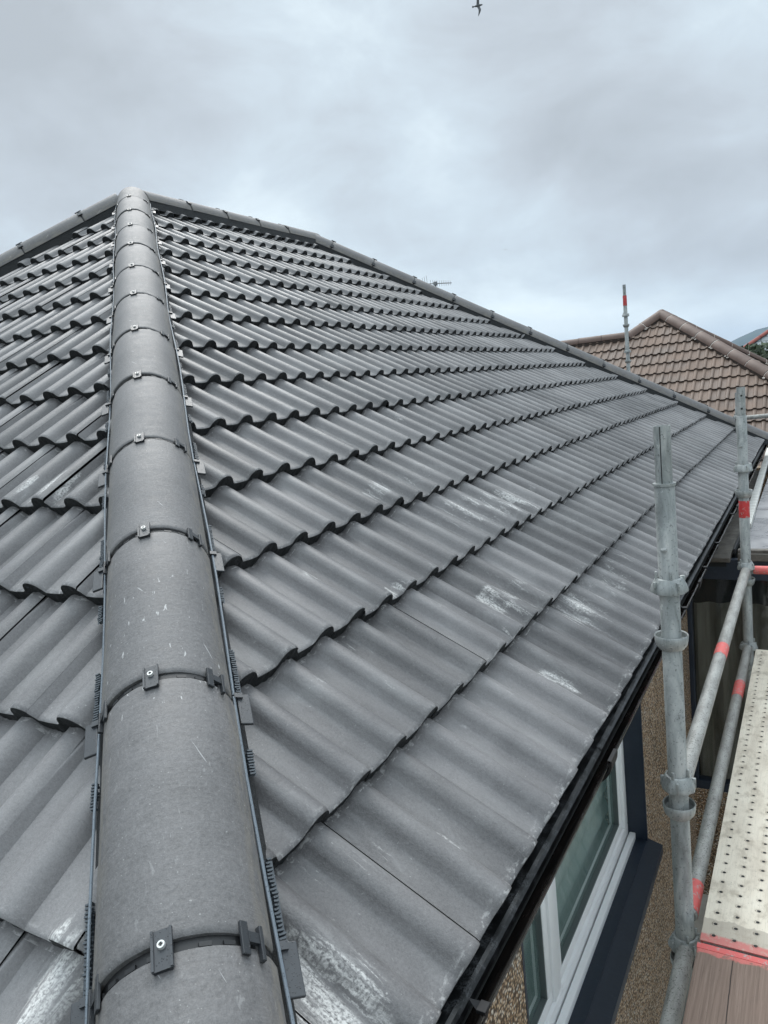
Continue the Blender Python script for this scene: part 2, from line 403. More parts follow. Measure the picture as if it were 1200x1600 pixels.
def f_plank(t, b):
    o = t.node('ShaderNodeTexCoord').outputs['Object']
    s = t.node('ShaderNodeSeparateXYZ', {0: o}); x, y, z = s.outputs
    PX, PY = .0523, .049
    fx = t.m('SUBTRACT', t.m('FRACT', t.m('ADD', t.m('DIVIDE', t.m('SUBTRACT', x, .0317), PX), .5)), .5)
    fy = t.m('SUBTRACT', t.m('FRACT', t.m('ADD', t.m('DIVIDE', t.m('SUBTRACT', y, .029), PY), .5)), .5)
    d = t.m('SQRT', t.m('ADD', t.m('POWER', t.m('MULTIPLY', fx, PX), 2.0), t.m('POWER', t.m('MULTIPLY', fy, PY), 2.0)))
    hole = t.ss(d, .0040, .0052, 1.0, 0.0)
    rim = t.ss(t.m('ABSOLUTE', t.m('SUBTRACT', d, .0068)), 0.0, .003, 1.0, 0.0)
    n = t.noise(t.scale(o, 9, 3.5, 9), 1.0, 6, .65, .5); br = t.noise(t.scale(o, 260, 10, 260), 1.0, 3, .6)
    dirt = t.ss(t.noise(t.v('ADD', t.scale(o, 1, .6, 1), (3, 1, 2)), 17, 6, .7), .48, .66)
    sp = t.ss(t.noise(o, 190, 2, .6), .66, .70)
    col = t.ramp(n, [(.25, (.50, .43, .34)), (.5, (.68, .61, .50)), (.75, (.78, .72, .61))])
    col = t.mix(t.ss(br, .45, .75, 0, .25), col, (.30, .26, .21))
    col = t.mix(t.m('MULTIPLY', dirt, .55), col, (.30, .245, .18)); col = t.mix(t.m('MULTIPLY', sp, .6), col, (.12, .10, .08))
    wet = t.ss(t.m('ADD', y, t.m('MULTIPLY', t.noise(t.scale(o, 1, .2, 1), 30, 2, .5), .05)), .118, .122, 1.0, 0.0)
    col = t.mix(t.m('MULTIPLY', wet, .55), col, (.24, .205, .165))
    redm = t.m('MULTIPLY', t.ss(t.m('ADD', y, t.m('MULTIPLY', n, .02)), .034, .044, 1.0, 0.0), t.ss(t.noise(o, 60, 4, .7), .33, .5, .35, 1.0))
    col = t.mix(redm, col, (.50, .16, .14))
    col = t.mix(hole, col, (.004, .004, .004))
    t.put(b.inputs['Base Color'], col); t.put(b.inputs['Roughness'], t.ss(n, .3, .7, .4, .6))
    b.inputs['Metallic'].default_value = 0.1
    h = t.m('SUBTRACT', t.m('MULTIPLY', rim, .5), t.m('MULTIPLY', hole, 1.0))
    t.put(b.inputs['Normal'], t.bump(h, .9, .004, t.bump(br, .2, .001)))
M_plank = mat('pressed_steel_plank', f_plank)
def f_wood(t, b):
    o = t.node('ShaderNodeTexCoord').outputs['Object']
    gr = t.noise(t.scale(o, 190, 5, 190), 1.0, 5, .65, .6); big = t.noise(o, 14, 4, .6)
    dots = t.ss(t.noise(t.scale(o, 90, 45, 90), 1.0, 3, .6), .68, .74)
    s = t.node('ShaderNodeSeparateXYZ', {0: o}); x, y, z = s.outputs
    xx = t.m('ADD', x, t.m('MULTIPLY', t.m('SUBTRACT', t.noise(t.scale(o, 0, 5, 0), 1.0, 3, .6), .5), .012))
    crack = t.m('MULTIPLY', t.ss(t.m('ABSOLUTE', t.m('SUBTRACT', xx, .092)), .0006, .0016, 1.0, 0.0), t.ss(y, -.75, -.65, 0, 1))
    col = t.ramp(gr, [(.25, (.115, .078, .058)), (.55, (.205, .142, .110)), (.8, (.28, .205, .165))])
    col = t.mix(t.ss(big, .4, .7, 0, .35), col, (.20, .135, .105)); col = t.mix(t.m('MULTIPLY', dots, .7), col, (.06, .045, .035))
    col = t.mix(crack, col, (.02, .015, .012))
    redm = t.m('MULTIPLY', t.ss(t.m('ADD', y, t.m('MULTIPLY', t.noise(o, 25, 4, .6), .05)), -.012, -.003), t.ss(t.noise(o, 45, 4, .7), .36, .5, .15, 1.0))
    col = t.mix(redm, col, (.55, .15, .13))
    t.put(b.inputs['Base Color'], col); b.inputs['Roughness'].default_value = .7
    t.put(b.inputs['Normal'], t.bump(t.m('SUBTRACT', gr, crack), .5, .003))
M_wood = mat('scaffold_board_timber', f_wood)
def f_felt(t, b):
    o = t.node('ShaderNodeTexCoord').outputs['Object']; n = t.noise(o, 3.5, 5, .65, .4); f_ = t.noise(o, 120, 3, .6)
    t.put(b.inputs['Base Color'], t.ramp(n, [(.3, (.12, .12, .125)), (.5, (.20, .195, .20)), (.7, (.30, .295, .30))]))
    t.put(b.inputs['Roughness'], t.ss(n, .35, .65, .18, .5)); t.put(b.inputs['Normal'], t.bump(t.m('ADD', f_, n), .3, .004))
M_felt = mat('wet_roofing_felt', f_felt)
def f_slab(t, b):
    o = t.node('ShaderNodeTexCoord').outputs['Object']; n = t.noise(o, 18, 5, .7)
    t.put(b.inputs['Base Color'], t.ramp(n, [(.3, (.055, .048, .040)), (.7, (.16, .145, .125))])); b.inputs['Roughness'].default_value = .7
    t.put(b.inputs['Normal'], t.bump(n, .5, .006))
M_slab = mat('weathered_slab', f_slab)
def f_trim(t, b):
    o = t.node('ShaderNodeTexCoord').outputs['Object']; n = t.noise(o, 14, 5, .7)
    t.put(b.inputs['Base Color'], t.ramp(n, [(.3, (.45, .44, .40)), (.6, (.66, .65, .61))])); b.inputs['Roughness'].default_value = .5
M_trim = mat('off_white_trim', f_trim)
def f_render(t, b):
    o = t.node('ShaderNodeTexCoord').outputs['Object']; n = t.noise(o, 6, 5, .6)
    t.put(b.inputs['Base Color'], t.ramp(n, [(.3, (.40, .38, .34)), (.7, (.55, .53, .48))])); b.inputs['Roughness'].default_value = .85
M_rend = mat('cream_render', f_render)
def f_ground(t, b):
    o = t.node('ShaderNodeTexCoord').outputs['Object']; n = t.noise(o, .05, 6, .6); f_ = t.noise(o, 9, 5, .7)
    col = t.mix(t.ss(n, .45, .55), (.085, .08, .07), (.045, .065, .03))
    t.put(b.inputs['Base Color'], t.mix(t.m('MULTIPLY', f_, .5), col, (.12, .11, .09))); b.inputs['Roughness'].default_value = .9
M_ground = mat('ground_mix', f_ground)
def f_hill(t, b):
    o = t.node('ShaderNodeTexCoord').outputs['Object']; n = t.noise(o, .012, 5, .6)
    t.put(b.inputs['Base Color'], t.ramp(n, [(.4, (.018, .034, .022)), (.6, (.04, .062, .036))])); b.inputs['Roughness'].default_value = .9
M_hill = mat('hill_grass', f_hill)
def f_leaf(t, b):
    o = t.node('ShaderNodeTexCoord').outputs['Object']; n = t.noise(o, 3, 4, .6)
    t.put(b.inputs['Base Color'], t.ramp(n, [(.35, (.018, .030, .014)), (.65, (.05, .075, .03))])); b.inputs['Roughness'].default_value = .7
M_leaf = mat('dark_leaves', f_leaf)
M_bark = mat('bark', color=(.06, .045, .035), rough=.9)
def f_slate(t, b):
    o = t.node('ShaderNodeTexCoord').outputs['UV']
    br = t.node('ShaderNodeTexBrick', {'Vector': o, 'Scale': 1.0, 'Color1': (.16, .19, .20, 1), 'Color2': (.22, .25, .26, 1), 'Mortar': (.06, .07, .075, 1), 'Mortar Size': .02, 'Brick Width': .3, 'Row Height': .22})
    t.put(b.inputs['Base Color'], br.outputs[0]); b.inputs['Roughness'].default_value = .5
M_slate = mat('grey_slate', f_slate)
M_alu = mat('aerial_aluminium', color=(.22, .23, .24), rough=.4, metal=.5)

# ------------------------------------------------------------------ roof geometry constants
S, G, PT = .15, .318443, 0.58294           # roll spacing, gauge (along slope), pitch
CP, SP, TP = math.cos(PT), math.sin(PT), math.tan(PT)
NR = 14.6; XA = -NR*G*CP; ZR = NR*G*SP; YB = -1.87; YA = -XA+YB; YE = YA+2.28; YL = 7.40

def prof(e, roll_w=.036, H=.033, k=1.0):
    if k != 1.0: return prof(e/k, roll_w, H)*k
    x = (e/S + .5) % 1.0 - .5; x *= S
    wv = roll_w*(1.12 if x > 0 else .94)
    q = abs(x)/wv
    if q < 1: return -H + H*(1-q**2.3)**.72
    q = (abs(x)-wv)/(S/2-wv)
    return -H - .0022*math.sin(min(1, q)*math.pi/2)

def tile_slope(name, O, ev, iv, pitch, e0, e1, nmax, mats, parent, clips, seg=40, course=G, lift=.037, H=.033, rnd=1.0, under=True, roll_w=.039, seed=1, ks=1.0, gap=.0018):
    """one roof slope covered in double-roll tiles. O eave origin, ev along the eave, iv horizontal inwards"""
    rg = random.Random(seed)
    ev = Vector(ev).normalized(); iv = Vector(iv).normalized()
    cp, sp = math.cos(pitch), math.sin(pitch)
    U = iv*cp + Vector((0, 0, sp)); N = -iv*sp + Vector((0, 0, cp)); O = Vector(O)
    vs = []; fs = []; mi = []; uvs = []; tones = []
    W = 2*S*ks
    for n in range(int(math.ceil(nmax))):
        k0 = int(math.floor(e0/W))-1; k1 = int(math.ceil(e1/W))+1
        for k in range(k0, k1):
            ea = k*W + (S*ks if n % 2 else 0) + roll_w*.82*ks
            eb = ea + W - gap
            tone = rg.random(); du = rg.uniform(-.003, .003)*rnd; dh = rg.uniform(-.002, .002)*rnd; tw = rg.uniform(-.002, .002)*rnd
            u0 = n*course + du - (.012 if n == 0 else 0); u1 = (n+1)*course + .02
            es = [ea + (eb-ea)*j/seg for j in range(seg+1)]
            rows = []
            for (u, drop) in ((u0+.0012, -.0035), (u0+.0045, -.0008), (u0+.012, 0), (u0+course*.5, 0), (u1, 0)):
                row = []
                for j, e in enumerate(es):
                    h = prof(e, roll_w, H, ks) - lift*(u-u0)/course + drop + dh + tw*(j/seg-.5)*2
                    row.append((e, u, h))
                rows.append(row)
            jit = [rg.uniform(-1, 1) for _ in es]
            # rough tail face
            t1 = [(e, u0 + .0015 + jit[j]*.0026*rnd, rows[0][j][2]-.013+jit[-j]*.002*rnd) for j, e in enumerate(es)]
            t2 = [(e, u0 + .004 + jit[j]*.002*rnd, prof(e, roll_w, H, ks)-lift-.004+jit[-j]*.001) for j, e in enumerate(es)]
            allr = [t2, t1, rows[0], rows[1], rows[2], rows[3], rows[4]]
            b0 = len(vs); c = seg+1
            for r_ in allr:
                for (e, u, h) in r_:
                    vs.append(O + ev*e + U*u + N*h); uvs.append((e, u)); tones.append(tone)
            for i in range(len(allr)-1):
                for j in range(seg):
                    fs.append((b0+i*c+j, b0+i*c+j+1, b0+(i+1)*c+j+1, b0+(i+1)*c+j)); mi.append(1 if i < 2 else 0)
            # side skirt (the seam seen beside every second roll)
            b1 = len(vs)
            for r_ in (rows[0], rows[4]):
                e, u, h = r_[0]; vs.append(O+ev*(e+.001)+U*u+N*(h-.010)); uvs.append((e, u)); tones.append(tone)
            fs.append((b0+2*c, b0+6*c, b1+1, b1)); mi.append(1)
    if (ev.cross(U)).dot(N) < 0: fs = [tuple(reversed(q)) for q in fs]
    me = bpy.data.meshes.new(name); me.from_pydata([tuple(q) for q in vs], [], fs)
    for q in mats: me.materials.append(q)
    me.polygons.foreach_set('material_index', mi)
    uvl = me.uv_layers.new(name='uv')
    li = [0]*len(me.loops); me.loops.foreach_get('vertex_index', li)
    fl = []
    for q in li: fl += uvs[q]
    uvl.data.foreach_set('uv', fl)
    at = me.attributes.new('tone', 'FLOAT', 'POINT'); at.data.foreach_set('value', tones)
    bm = bmesh.new(); bm.from_mesh(me)
    for co, no in clips:
        bmesh.ops.bisect_plane(bm, geom=bm.verts[:]+bm.edges[:]+bm.faces[:], plane_co=co, plane_no=no, clear_outer=True)
    for q in bm.faces: q.smooth = True
    bm.to_mesh(me); bm.free(); me.set_sharp_from_angle(angle=R(42))
    o = bpy.data.objects.new(name, me); sc.collection.objects.link(o); o.parent = parent
    if parent is not None: o.location = -parent.matrix_basis.translation
    return o

# ------------------------------------------------------------------ the house
house = thing('house', 'bungalow with dark grey interlocking tiled hip roof and brown pebbledash walls', 'house', (-3.5, 2.5, -2.6))
n45 = Vector((1, 1, 0)).normalized()
A3 = Vector((XA, YA, ZR)); E3 = Vector((XA, YE, ZR))
CN = Vector((0, YB, 0)); CF = Vector((0, YL, 0)); CLn = Vector((2*XA, YB, 0)); CLf = Vector((2*XA, YL, 0))
def vplane(a, b, keep):      # vertical clip plane through a,b keeping the side of point keep
    d = Vector((b.x-a.x, b.y-a.y, 0)); n = Vector((d.y, -d.x, 0)).normalized()
    if n.dot(Vector(keep)-a) > 0: n = -n
    return (a.copy(), n)
eps = .0
midA = Vector((-1, 2.8, 0)); midB = Vector((XA, YB+.5, 0)); midC = Vector((2*XA+1, 2.8, 0)); midD = Vector((XA, YL-.5, 0))
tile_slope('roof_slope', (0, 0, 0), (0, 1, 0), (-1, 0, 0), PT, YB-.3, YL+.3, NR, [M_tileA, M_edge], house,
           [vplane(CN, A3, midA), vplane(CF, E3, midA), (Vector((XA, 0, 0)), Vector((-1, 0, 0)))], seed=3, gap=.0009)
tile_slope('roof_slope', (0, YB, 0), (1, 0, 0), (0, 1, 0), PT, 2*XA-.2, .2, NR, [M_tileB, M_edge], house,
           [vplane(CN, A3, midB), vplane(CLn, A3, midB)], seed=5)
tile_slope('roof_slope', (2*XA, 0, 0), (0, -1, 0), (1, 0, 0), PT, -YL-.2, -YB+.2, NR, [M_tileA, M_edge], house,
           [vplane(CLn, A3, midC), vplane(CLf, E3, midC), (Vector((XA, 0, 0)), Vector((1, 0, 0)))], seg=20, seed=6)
pd = math.atan2(ZR, YL-YE)
tile_slope('roof_slope', (0, YL, 0), (-1, 0, 0), (0, -1, 0), pd, -.2, -2*XA+.2, ZR/math.sin(pd)/G, [M_tileA, M_edge], house,
           [vplane(CF, E3, midD), vplane(CLf, E3, midD)], seg=20, seed=8)
# dark underlay beneath the tiles
m = MB(); dz = Vector((0, 0, -.10)); ins = .02
m.add([CN+dz, CF+dz, E3+dz, A3+dz], [(0, 1, 2, 3)]); m.add([CN+dz, A3+dz, CLn+dz], [(0, 1, 2)])
m.add([CLn+dz, A3+dz, E3+dz, CLf+dz], [(0, 1, 2, 3)]); m.add([CF+dz, CLf+dz, E3+dz], [(0, 1, 2)])
m.build('roof_underlay', M_dark, house)

def hip_run(P0, P1, side_ref, first, pitch_len, h, mts, parent, detail=2, end=.03, r=.118, half=80, name='hip_tile', off0=0.0, off1=0.0, seedv=0, gap=.010):
    """half-round tiles laid along P0->P1"""
    rg = random.Random(seedv)
    P0 = Vector(P0); P1 = Vector(P1); a = (P1-P0).normalized(); L = (P1-P0).length
    b = a.cross(Vector((0, 0, 1))).normalized(); c = b.cross(a).normalized()   # b: right-hand side looking up the run
    js = [-.06]; q = first
    while q < L-.12: js.append(q); q += pitch_len
    js.append(L+end)
    th = .016
    for i in range(len(js)-1):
        s0, s1 = js[i]+gap*.5, js[i+1]-gap*.5
        mid = P0 + a*((s0+s1)/2); t_ = (s0+s1)/2/L; off = off0*(1-t_)+off1*t_
        Mx = frame(mid + b*off + c*(h-r + rg.uniform(-.002, .002)), b, a, c) @ Matrix.Rotation(rg.uniform(-.006, .006), 4, 'Z')
        hl = (s1-s0)/2; seg = 28 if detail > 1 else 16
        vs = []; fs = []; uvs = []
        ys = [-hl, -hl+.003, -hl+.012, 0, hl-.006, hl]
        for k in range(seg+1):
            an = R(-half + 2*half*k/seg)
            for j, yy in enumerate(ys):
                # lower end flares by a hair, edges eased
                rr = r + (.0015 if j < 3 else 0) - (.0025 if j in (0, 5) else 0)
                vs.append((rr*math.sin(an), yy, rr*math.cos(an))); uvs.append((r*an, yy + i*pitch_len + seedv*3.7))
        ny = len(ys)
        for k in range(seg):
            for j in range(ny-1): fs.append((k*ny+j, (k+1)*ny+j, (k+1)*ny+j+1, k*ny+j+1))
        o0 = len(vs)
        for k in range(seg+1):
            an = R(-half + 2*half*k/seg)
            for yy in (-hl, hl):
                vs.append(((r-th)*math.sin(an), yy, (r-th)*math.cos(an))); uvs.append((r*an, yy+i*pitch_len))
        nmain = len(fs)
        for k in range(seg):
            fs.append((k*ny, o0+k*2, o0+(k+1)*2, (k+1)*ny)); fs.append((k*ny+ny-1, (k+1)*ny+ny-1, o0+(k+1)*2+1, o0+k*2+1))
            fs.append((o0+k*2, o0+k*2+1, o0+(k+1)*2+1, o0+(k+1)*2))
        for k, fl in ((0, 0), (seg, 1)):
            ff = [k*ny+j for j in range(ny)]; ff += [o0+k*2+1, o0+k*2]; fs.append(tuple(ff if fl else reversed(ff)))
        me = bpy.data.meshes.new(name); me.from_pydata(vs, [], fs); me.materials.append(mts)
        uvl = me.uv_layers.new(name='uv')
        for lp in me.loops: uvl.data[lp.index].uv = uvs[lp.vertex_index]
        me.polygons.foreach_set('use_smooth', [True]*len(me.polygons)); me.set_sharp_from_angle(angle=R(40))
        o = bpy.data.objects.new(name, me); sc.collection.objects.link(o); o.parent = parent
        pm = Matrix.Translation(parent.matrix_basis.translation)
        o.matrix_basis = pm.inverted() @ Mx
        if detail == 0: continue
        last = i == len(js)-2
        if not last:
            # black joint seal in the gap at the upper end of this tile
            m = MB(); rows = []
            for k in range(seg+1):
                an = R(-half + 2*half*k/seg); rr = r-.005
                rows.append([(rr*math.sin(an), yy, rr*math.cos(an)) for yy in (hl-.012, hl+gap+.012)] )
            m.strip(rows)
            if detail > 1:
                for k in range(9):
                    an = R(-64 + 16*k)
                    if abs(an) < .08: continue
                    Mk = Matrix.Rotation(an, 4, 'Y') @ Matrix.Translation((0, hl+.0035, r-.004))
                    m.box((0, 0, 0), (.016, .006, .004), Mk)
            s_ = m.build('joint_seal', M_seal, o, smooth=True); s_.location = (0, 0, 0)
            # clip with screw at the crown
            m = MB(); Mk = Matrix.Rotation(R(-9 if detail > 1 else 0), 4, 'Y') @ Matrix.Translation((0, hl+gap/2-.002, r+.0035))
            if detail > 1:
                m.box((0, 0, 0), (.027, .052, .005), Mk, bev=.0015); m.box((-.0118, 0, .003), (.0034, .050, .004), Mk); m.box((.0118, 0, .003), (.0034, .050, .004), Mk)
                m.box((0, -.023, -.001), (.023, .006, .008), Mk)
            else: m.box((0, 0, 0), (.03, .05, .012), Mk, bev=.003)
            c_ = m.build('clip', M_clip, o); c_.location = (0, 0, 0)
            if detail > 1:
                m = MB(); m.lathe([(0, .006), (.0025, .0062), (.0028, .0075), (.0049, .0075), (.0053, .0062), (.0053, .002)], 18, M=Mk @ Matrix.Translation((0, .004, 0)))
                m.box((0, 0, .0076), (.005, .0012, .0006), Mk @ Matrix.Translation((0, .004, 0)), 1); m.box((0, 0, .0077), (.0012, .005, .0006), Mk @ Matrix.Translation((0, .004, 0)), 1)
                c_ = m.build('screw', [M_screw, M_dark], o, smooth=True); c_.location = (0, 0, 0)
            for sg, an in ((1, 46), (-1, -66)):
                m = MB(); Mk = Matrix.Rotation(R(an), 4, 'Y') @ Matrix.Translation((0, hl+gap/2, r+.003))
                if detail > 1:
                    m.box((-.010*sg, 0, 0), (.013, .044, .005), Mk, bev=.001); m.box((.006*sg, .002, 0), (.022, .014, .006), Mk); m.box((.017*sg, -.004, .001), (.006, .046, .008), Mk, bev=.001)
                else: m.box((0, 0, 0), (.03, .035, .012), Mk, bev=.002)
                c_ = m.build('side_clip', M_clipS, o); c_.location = (0, 0, 0)
    return a, b, c, js


hl0 = (A3-CN).length
# near hip: the tiles that run up the middle of the view
na, nb, nc, njs = hip_run(CN, A3, None, .41, .478, .07, M_hip, house, detail=2, off0=.052, off1=.012, seedv=1, gap=.015)
# left hip, far hip, back hip and the ridge
hip_run(CLn, A3, None, .41, .478, .07, M_hip, house, detail=1, seedv=2, end=-.08)
hip_run(CF, E3, None, .40, .45, .065, M_hip, house, detail=1, seedv=3, off0=0, off1=0)
hip_run(CLf, E3, None, .41, .45, .065, M_hip, house, detail=1, seedv=4)
hip_run(A3+Vector((0, .12, 0)), E3+Vector((0, .06, 0)), None, .40, .43, .06, M_hip, house, detail=1, seedv=5, name='ridge_tile')

# metal edge strips, end plates and comb filler beside the near hip
def hip_pt(s_, lat, up_):
    t_ = s_/hl0; off = .052*(1-t_)+.012*t_
    return CN + na*s_ + nb*(off+lat) + nc*up_
for sg in (1, -1):
    m = MB(); rgx = random.Random(4+sg)
    q = -.05
    while q < hl0-.1:
        q2 = min(q+.95, hl0-.1); pts = []
        for k in range(6):
            s_ = q + (q2-q)*k/5
            pts.append(hip_pt(s_, sg*(.1225 + .004*math.sin(s_*5+sg)), -.030+.003*math.sin(s_*3)))
        m.tube(pts, .0028 if sg > 0 else .0024, 8)
        q = q2+.004
    m.build('hip_edge_strip', M_rail, house, smooth=True)
    for j in njs[1:-1]:
        m = MB(); o_ = hip_pt(j-.016, sg*.136, -.038)
        Mx = frame(o_, nb, na, nc) @ Matrix.Rotation(R(sg*16), 4, 'Y')
        m.box((0, 0, 0), (.024, .074, .006), Mx, bev=.0015)
        m.box((-sg*.010, .03, .004), (.016, .012, .008), Mx)
        m.build('end_plate', M_clip, house)
    for j in njs[1:-1]:
        for (l0, l1) in ((.03, .155), (-.16, -.11)):
            m = MB(); s_ = j+l0
            o0 = hip_pt(s_, sg*.124, -.044); o1 = hip_pt(j+l1, sg*.124, -.044)
            m.strip([[o0, o0+nb*sg*.012-nc*.006], [o1, o1+nb*sg*.012-nc*.006]])
            while s_ < j+l1:
                o_ = hip_pt(s_, sg*(.129+rgx.uniform(-.0015, .0015)), -.044)
                Mx = frame(o_, nb, na, nc) @ Matrix.Rotation(R(sg*26), 4, 'Y') @ Matrix.Rotation(R(sg*rgx.uniform(4, 20)), 4, 'Z')
                m.box((0, 0, 0), (.010+rgx.uniform(-.003, .003), .0030, .008), Mx)
                s_ += .0062
            m.build('comb_filler', M_comb, house)
    # black flexible flashing under the tile edges closing the gap to the slope
    m = MB(); rows = []
    for k in range(60):
        s2 = hl0*k/59
        rows.append([hip_pt(s2, sg*.085, -.020), hip_pt(s2, sg*.118, -.045), hip_pt(s2, sg*.132, -.083)])
    m.strip(rows); m.build('hip_flashing', M_edge, house)
for P0, P1, uo in ((CLn, A3, 0), (CF, E3, 0), (CLf, E3, 0), (A3, E3, 0)):
    a = (P1-P0).normalized(); b = a.cross(Vector((0, 0, 1))).normalized(); c = b.cross(a).normalized()
    for sg in (1, -1):
        m = MB(); m.strip([[P0+b*sg*.07+c*.01, P0+b*sg*.112-c*.025, P0+b*sg*.125-c*.10], [P1+b*sg*.07+c*.01, P1+b*sg*.112-c*.025, P1+b*sg*.125-c*.10]])
        m.build('hip_flashing', M_edge, house)

# eaves: tray, gutter, fascia, soffit ------------------------------------
def eaves(P0, P1, out, flip, brs, unions, lip=True):
    """P0->P1 along the eave at top-plane height, out = outward horizontal"""
    P0 = Vector(P0); P1 = Vector(P1); a = (P1-P0).normalized(); L = (P1-P0).length; out = Vector(out)
    Z = Vector((0, 0, 1)); Mx = frame(P0, out, a, Z) if not flip else frame(P0, out, a, Z)
    gx, gz, gr = -.019, -.060, .055
    m = MB(); rows = []; n = 14
    for yy in (-.05, L*.25, L*.5, L*.75, L+.05):
        row = [(gx-gr*1.0, yy, gz+.004)]
        for k in range(n+1):
            an = math.pi + math.pi*k/n; row.append((gx+gr*math.cos(an), yy, gz+gr*math.sin(an)))
        row += [(gx+gr+.0035, yy, gz+.004), (gx+gr+.0055, yy, gz), (gx+gr+.0045, yy, gz-.006)]
        for k in range(n, -1, -1):
            an = math.pi + math.pi*k/n; row.append((gx+(gr+.0025)*math.cos(an), yy, gz+(gr+.0025)*math.sin(an)))
        rows.append(row)
    m.strip(rows, M=Mx); g = m.build('gutter', M_gut, house, smooth=True)
    for yy in brs:
        m = MB()
        rr = gr+.005
        for k in range(n):
            a0 = math.pi*(1+k/n); a1 = math.pi*(1+(k+1)/n)
            m.add([(gx+q*math.cos(t_), y_, gz+q*math.sin(t_)) for t_ in (a0, a1) for q in (gr+.001, rr) for y_ in (yy-.011, yy+.011)],
                  [(0, 1, 3, 2), (4, 6, 7, 5), (2, 3, 7, 6), (0, 4, 5, 1), (0, 2, 6, 4), (1, 5, 7, 3)], 0, Mx)
        m.box((gx+gr+.001, yy, gz+.004), (.016, .022, .007), Mx, bev=.001)
        m.add([(gx+gr-.022, yy-.003, gz+.016), (gx+gr-.004, yy-.011, gz+.004), (gx+gr-.004, yy+.011, gz+.004), (gx+gr-.007, yy, gz+.001)], [(0, 1, 2), (0, 3, 1), (0, 2, 3)], 0, Mx)
        m.build('gutter_bracket', M_matt, g)
    for yy in unions:
        m = MB(); rows = []
        for y_ in (yy-.034, yy-.032, yy+.032, yy+.034):
            e_ = 0 if abs(y_-yy) > .033 else .006
            row = []
            for k in range(n+1):
                an = math.pi + math.pi*k/n; q = gr+.005+e_
                row.append((gx+q*math.cos(an), y_, gz+q*math.sin(an)))
            row += [(gx+gr+.010, y_, gz+.006), (gx+gr+.001, y_, gz+.007), (gx+gr, y_, gz+.002)]
            rows.append(row)
        m.strip(rows, M=Mx); m.build('gutter_union', M_matt, g, smooth=True)
    # eaves tray in overlapping lengths
    q = 0.0; k = 0; mt = MB()
    while q < L:
        q2 = min(q+1.5, L); dz_ = .003*(k % 2)
        prof_ = [(-.16, -.035+dz_), (-.022, -.062+dz_), (-.008, -.062+dz_), (-.001, -.064+dz_), (.004, -.069+dz_), (.005, -.082+dz_), (.002, -.082+dz_), (.000, -.074+dz_), (-.022, -.068+dz_)]
        mt.strip([[(x_, y_, z_) for x_, z_ in prof_] for y_ in (q, q2+.04)], M=Mx)
        q = q2; k += 1
    mt.build('eaves_tray', M_tray, house)
    m = MB(); m.box((-.082, L/2, -.135), (.016, L-.10, .20), Mx); m.build('fascia', M_gut, house)
    m = MB(); m.box((-.19, L/2, -.232), (.20, L-.2, .008), Mx); m.build('soffit', M_upvc, house)
    return g
eaves((0, YB, 0), (0, YL, 0), (1, 0, 0), False, [YY-YB for YY in (-1.25, .86, 1.52, 2.05, 2.9, 3.6, 4.3, 5.0, 5.7, 6.4)], [YY-YB for YY in (-.41, 1.28, 3.2, 6.0)])
eaves((2*XA, YB, 0), (0, YB, 0), (0, -1, 0), False, [.6, 1.6, 2.6, 3.6, 4.6, 5.6, 6.6], [1.1, 4.1])
eaves((2*XA, YL, 0), (2*XA, YB, 0), (-1, 0, 0), False, [1, 2, 3, 4, 5, 6, 7], [2.5])
eaves((0, YL, 0), (2*XA, YL, 0), (0, 1, 0), False, [1, 2, 3, 4, 5, 6, 7], [2.5])

# walls
XW = -.22; ZG = -2.60; WY0, WY1, WZ0, WZ1 = -.47, 1.165, -1.315, -.24
def wall_with_hole(name, x0, x1, y0, y1, z0, z1, hole, material, parent):
    m = MB(); hy0, hy1, hz0, hz1 = hole
    xc, dx = (x0+x1)/2, abs(x1-x0)
    for (a, b, c, d) in ((y0, hy0, z0, z1), (hy1, y1, z0, z1), (hy0, hy1, z0, hz0), (hy0, hy1, hz1, z1)):
        if b-a > .001 and d-c > .001: m.box((xc, (a+b)/2, (c+d)/2), (dx, b-a, d-c))
    return m.build(name, material, parent)
wall_with_hole('wall', -.50, XW, YB+.22, YL-.22, ZG, WZ1, (WY0, WY1, WZ0-.03, WZ1-.001), M_peb, house)
m = MB(); m.box((XA, YB+.35, (ZG+WZ1)/2), (-2*XA-1.0, .26, WZ1-ZG)); m.build('wall', M_peb, house)
m = MB(); m.box((XA, YL-.35, (ZG+WZ1)/2), (-2*XA-1.0, .26, WZ1-ZG)); m.build('wall', M_peb, house)
m = MB(); m.box((2*XA+.36, 2.765, (ZG+WZ1)/2), (.28, YL-YB-.44, WZ1-ZG)); m.build('wall', M_peb, house)
# painted reveals
m = MB(); m.box((-.2635, WY1-.004, (WZ0+WZ1)/2), (.090, .012, WZ1-WZ0+.02)); m.build('window_reveal', M_navy, house)
m = MB(); m.box((-.2635, WY0+.004, (WZ0+WZ1)/2), (.090, .012, WZ1-WZ0+.02)); m.build('window_reveal', M_navy, house)
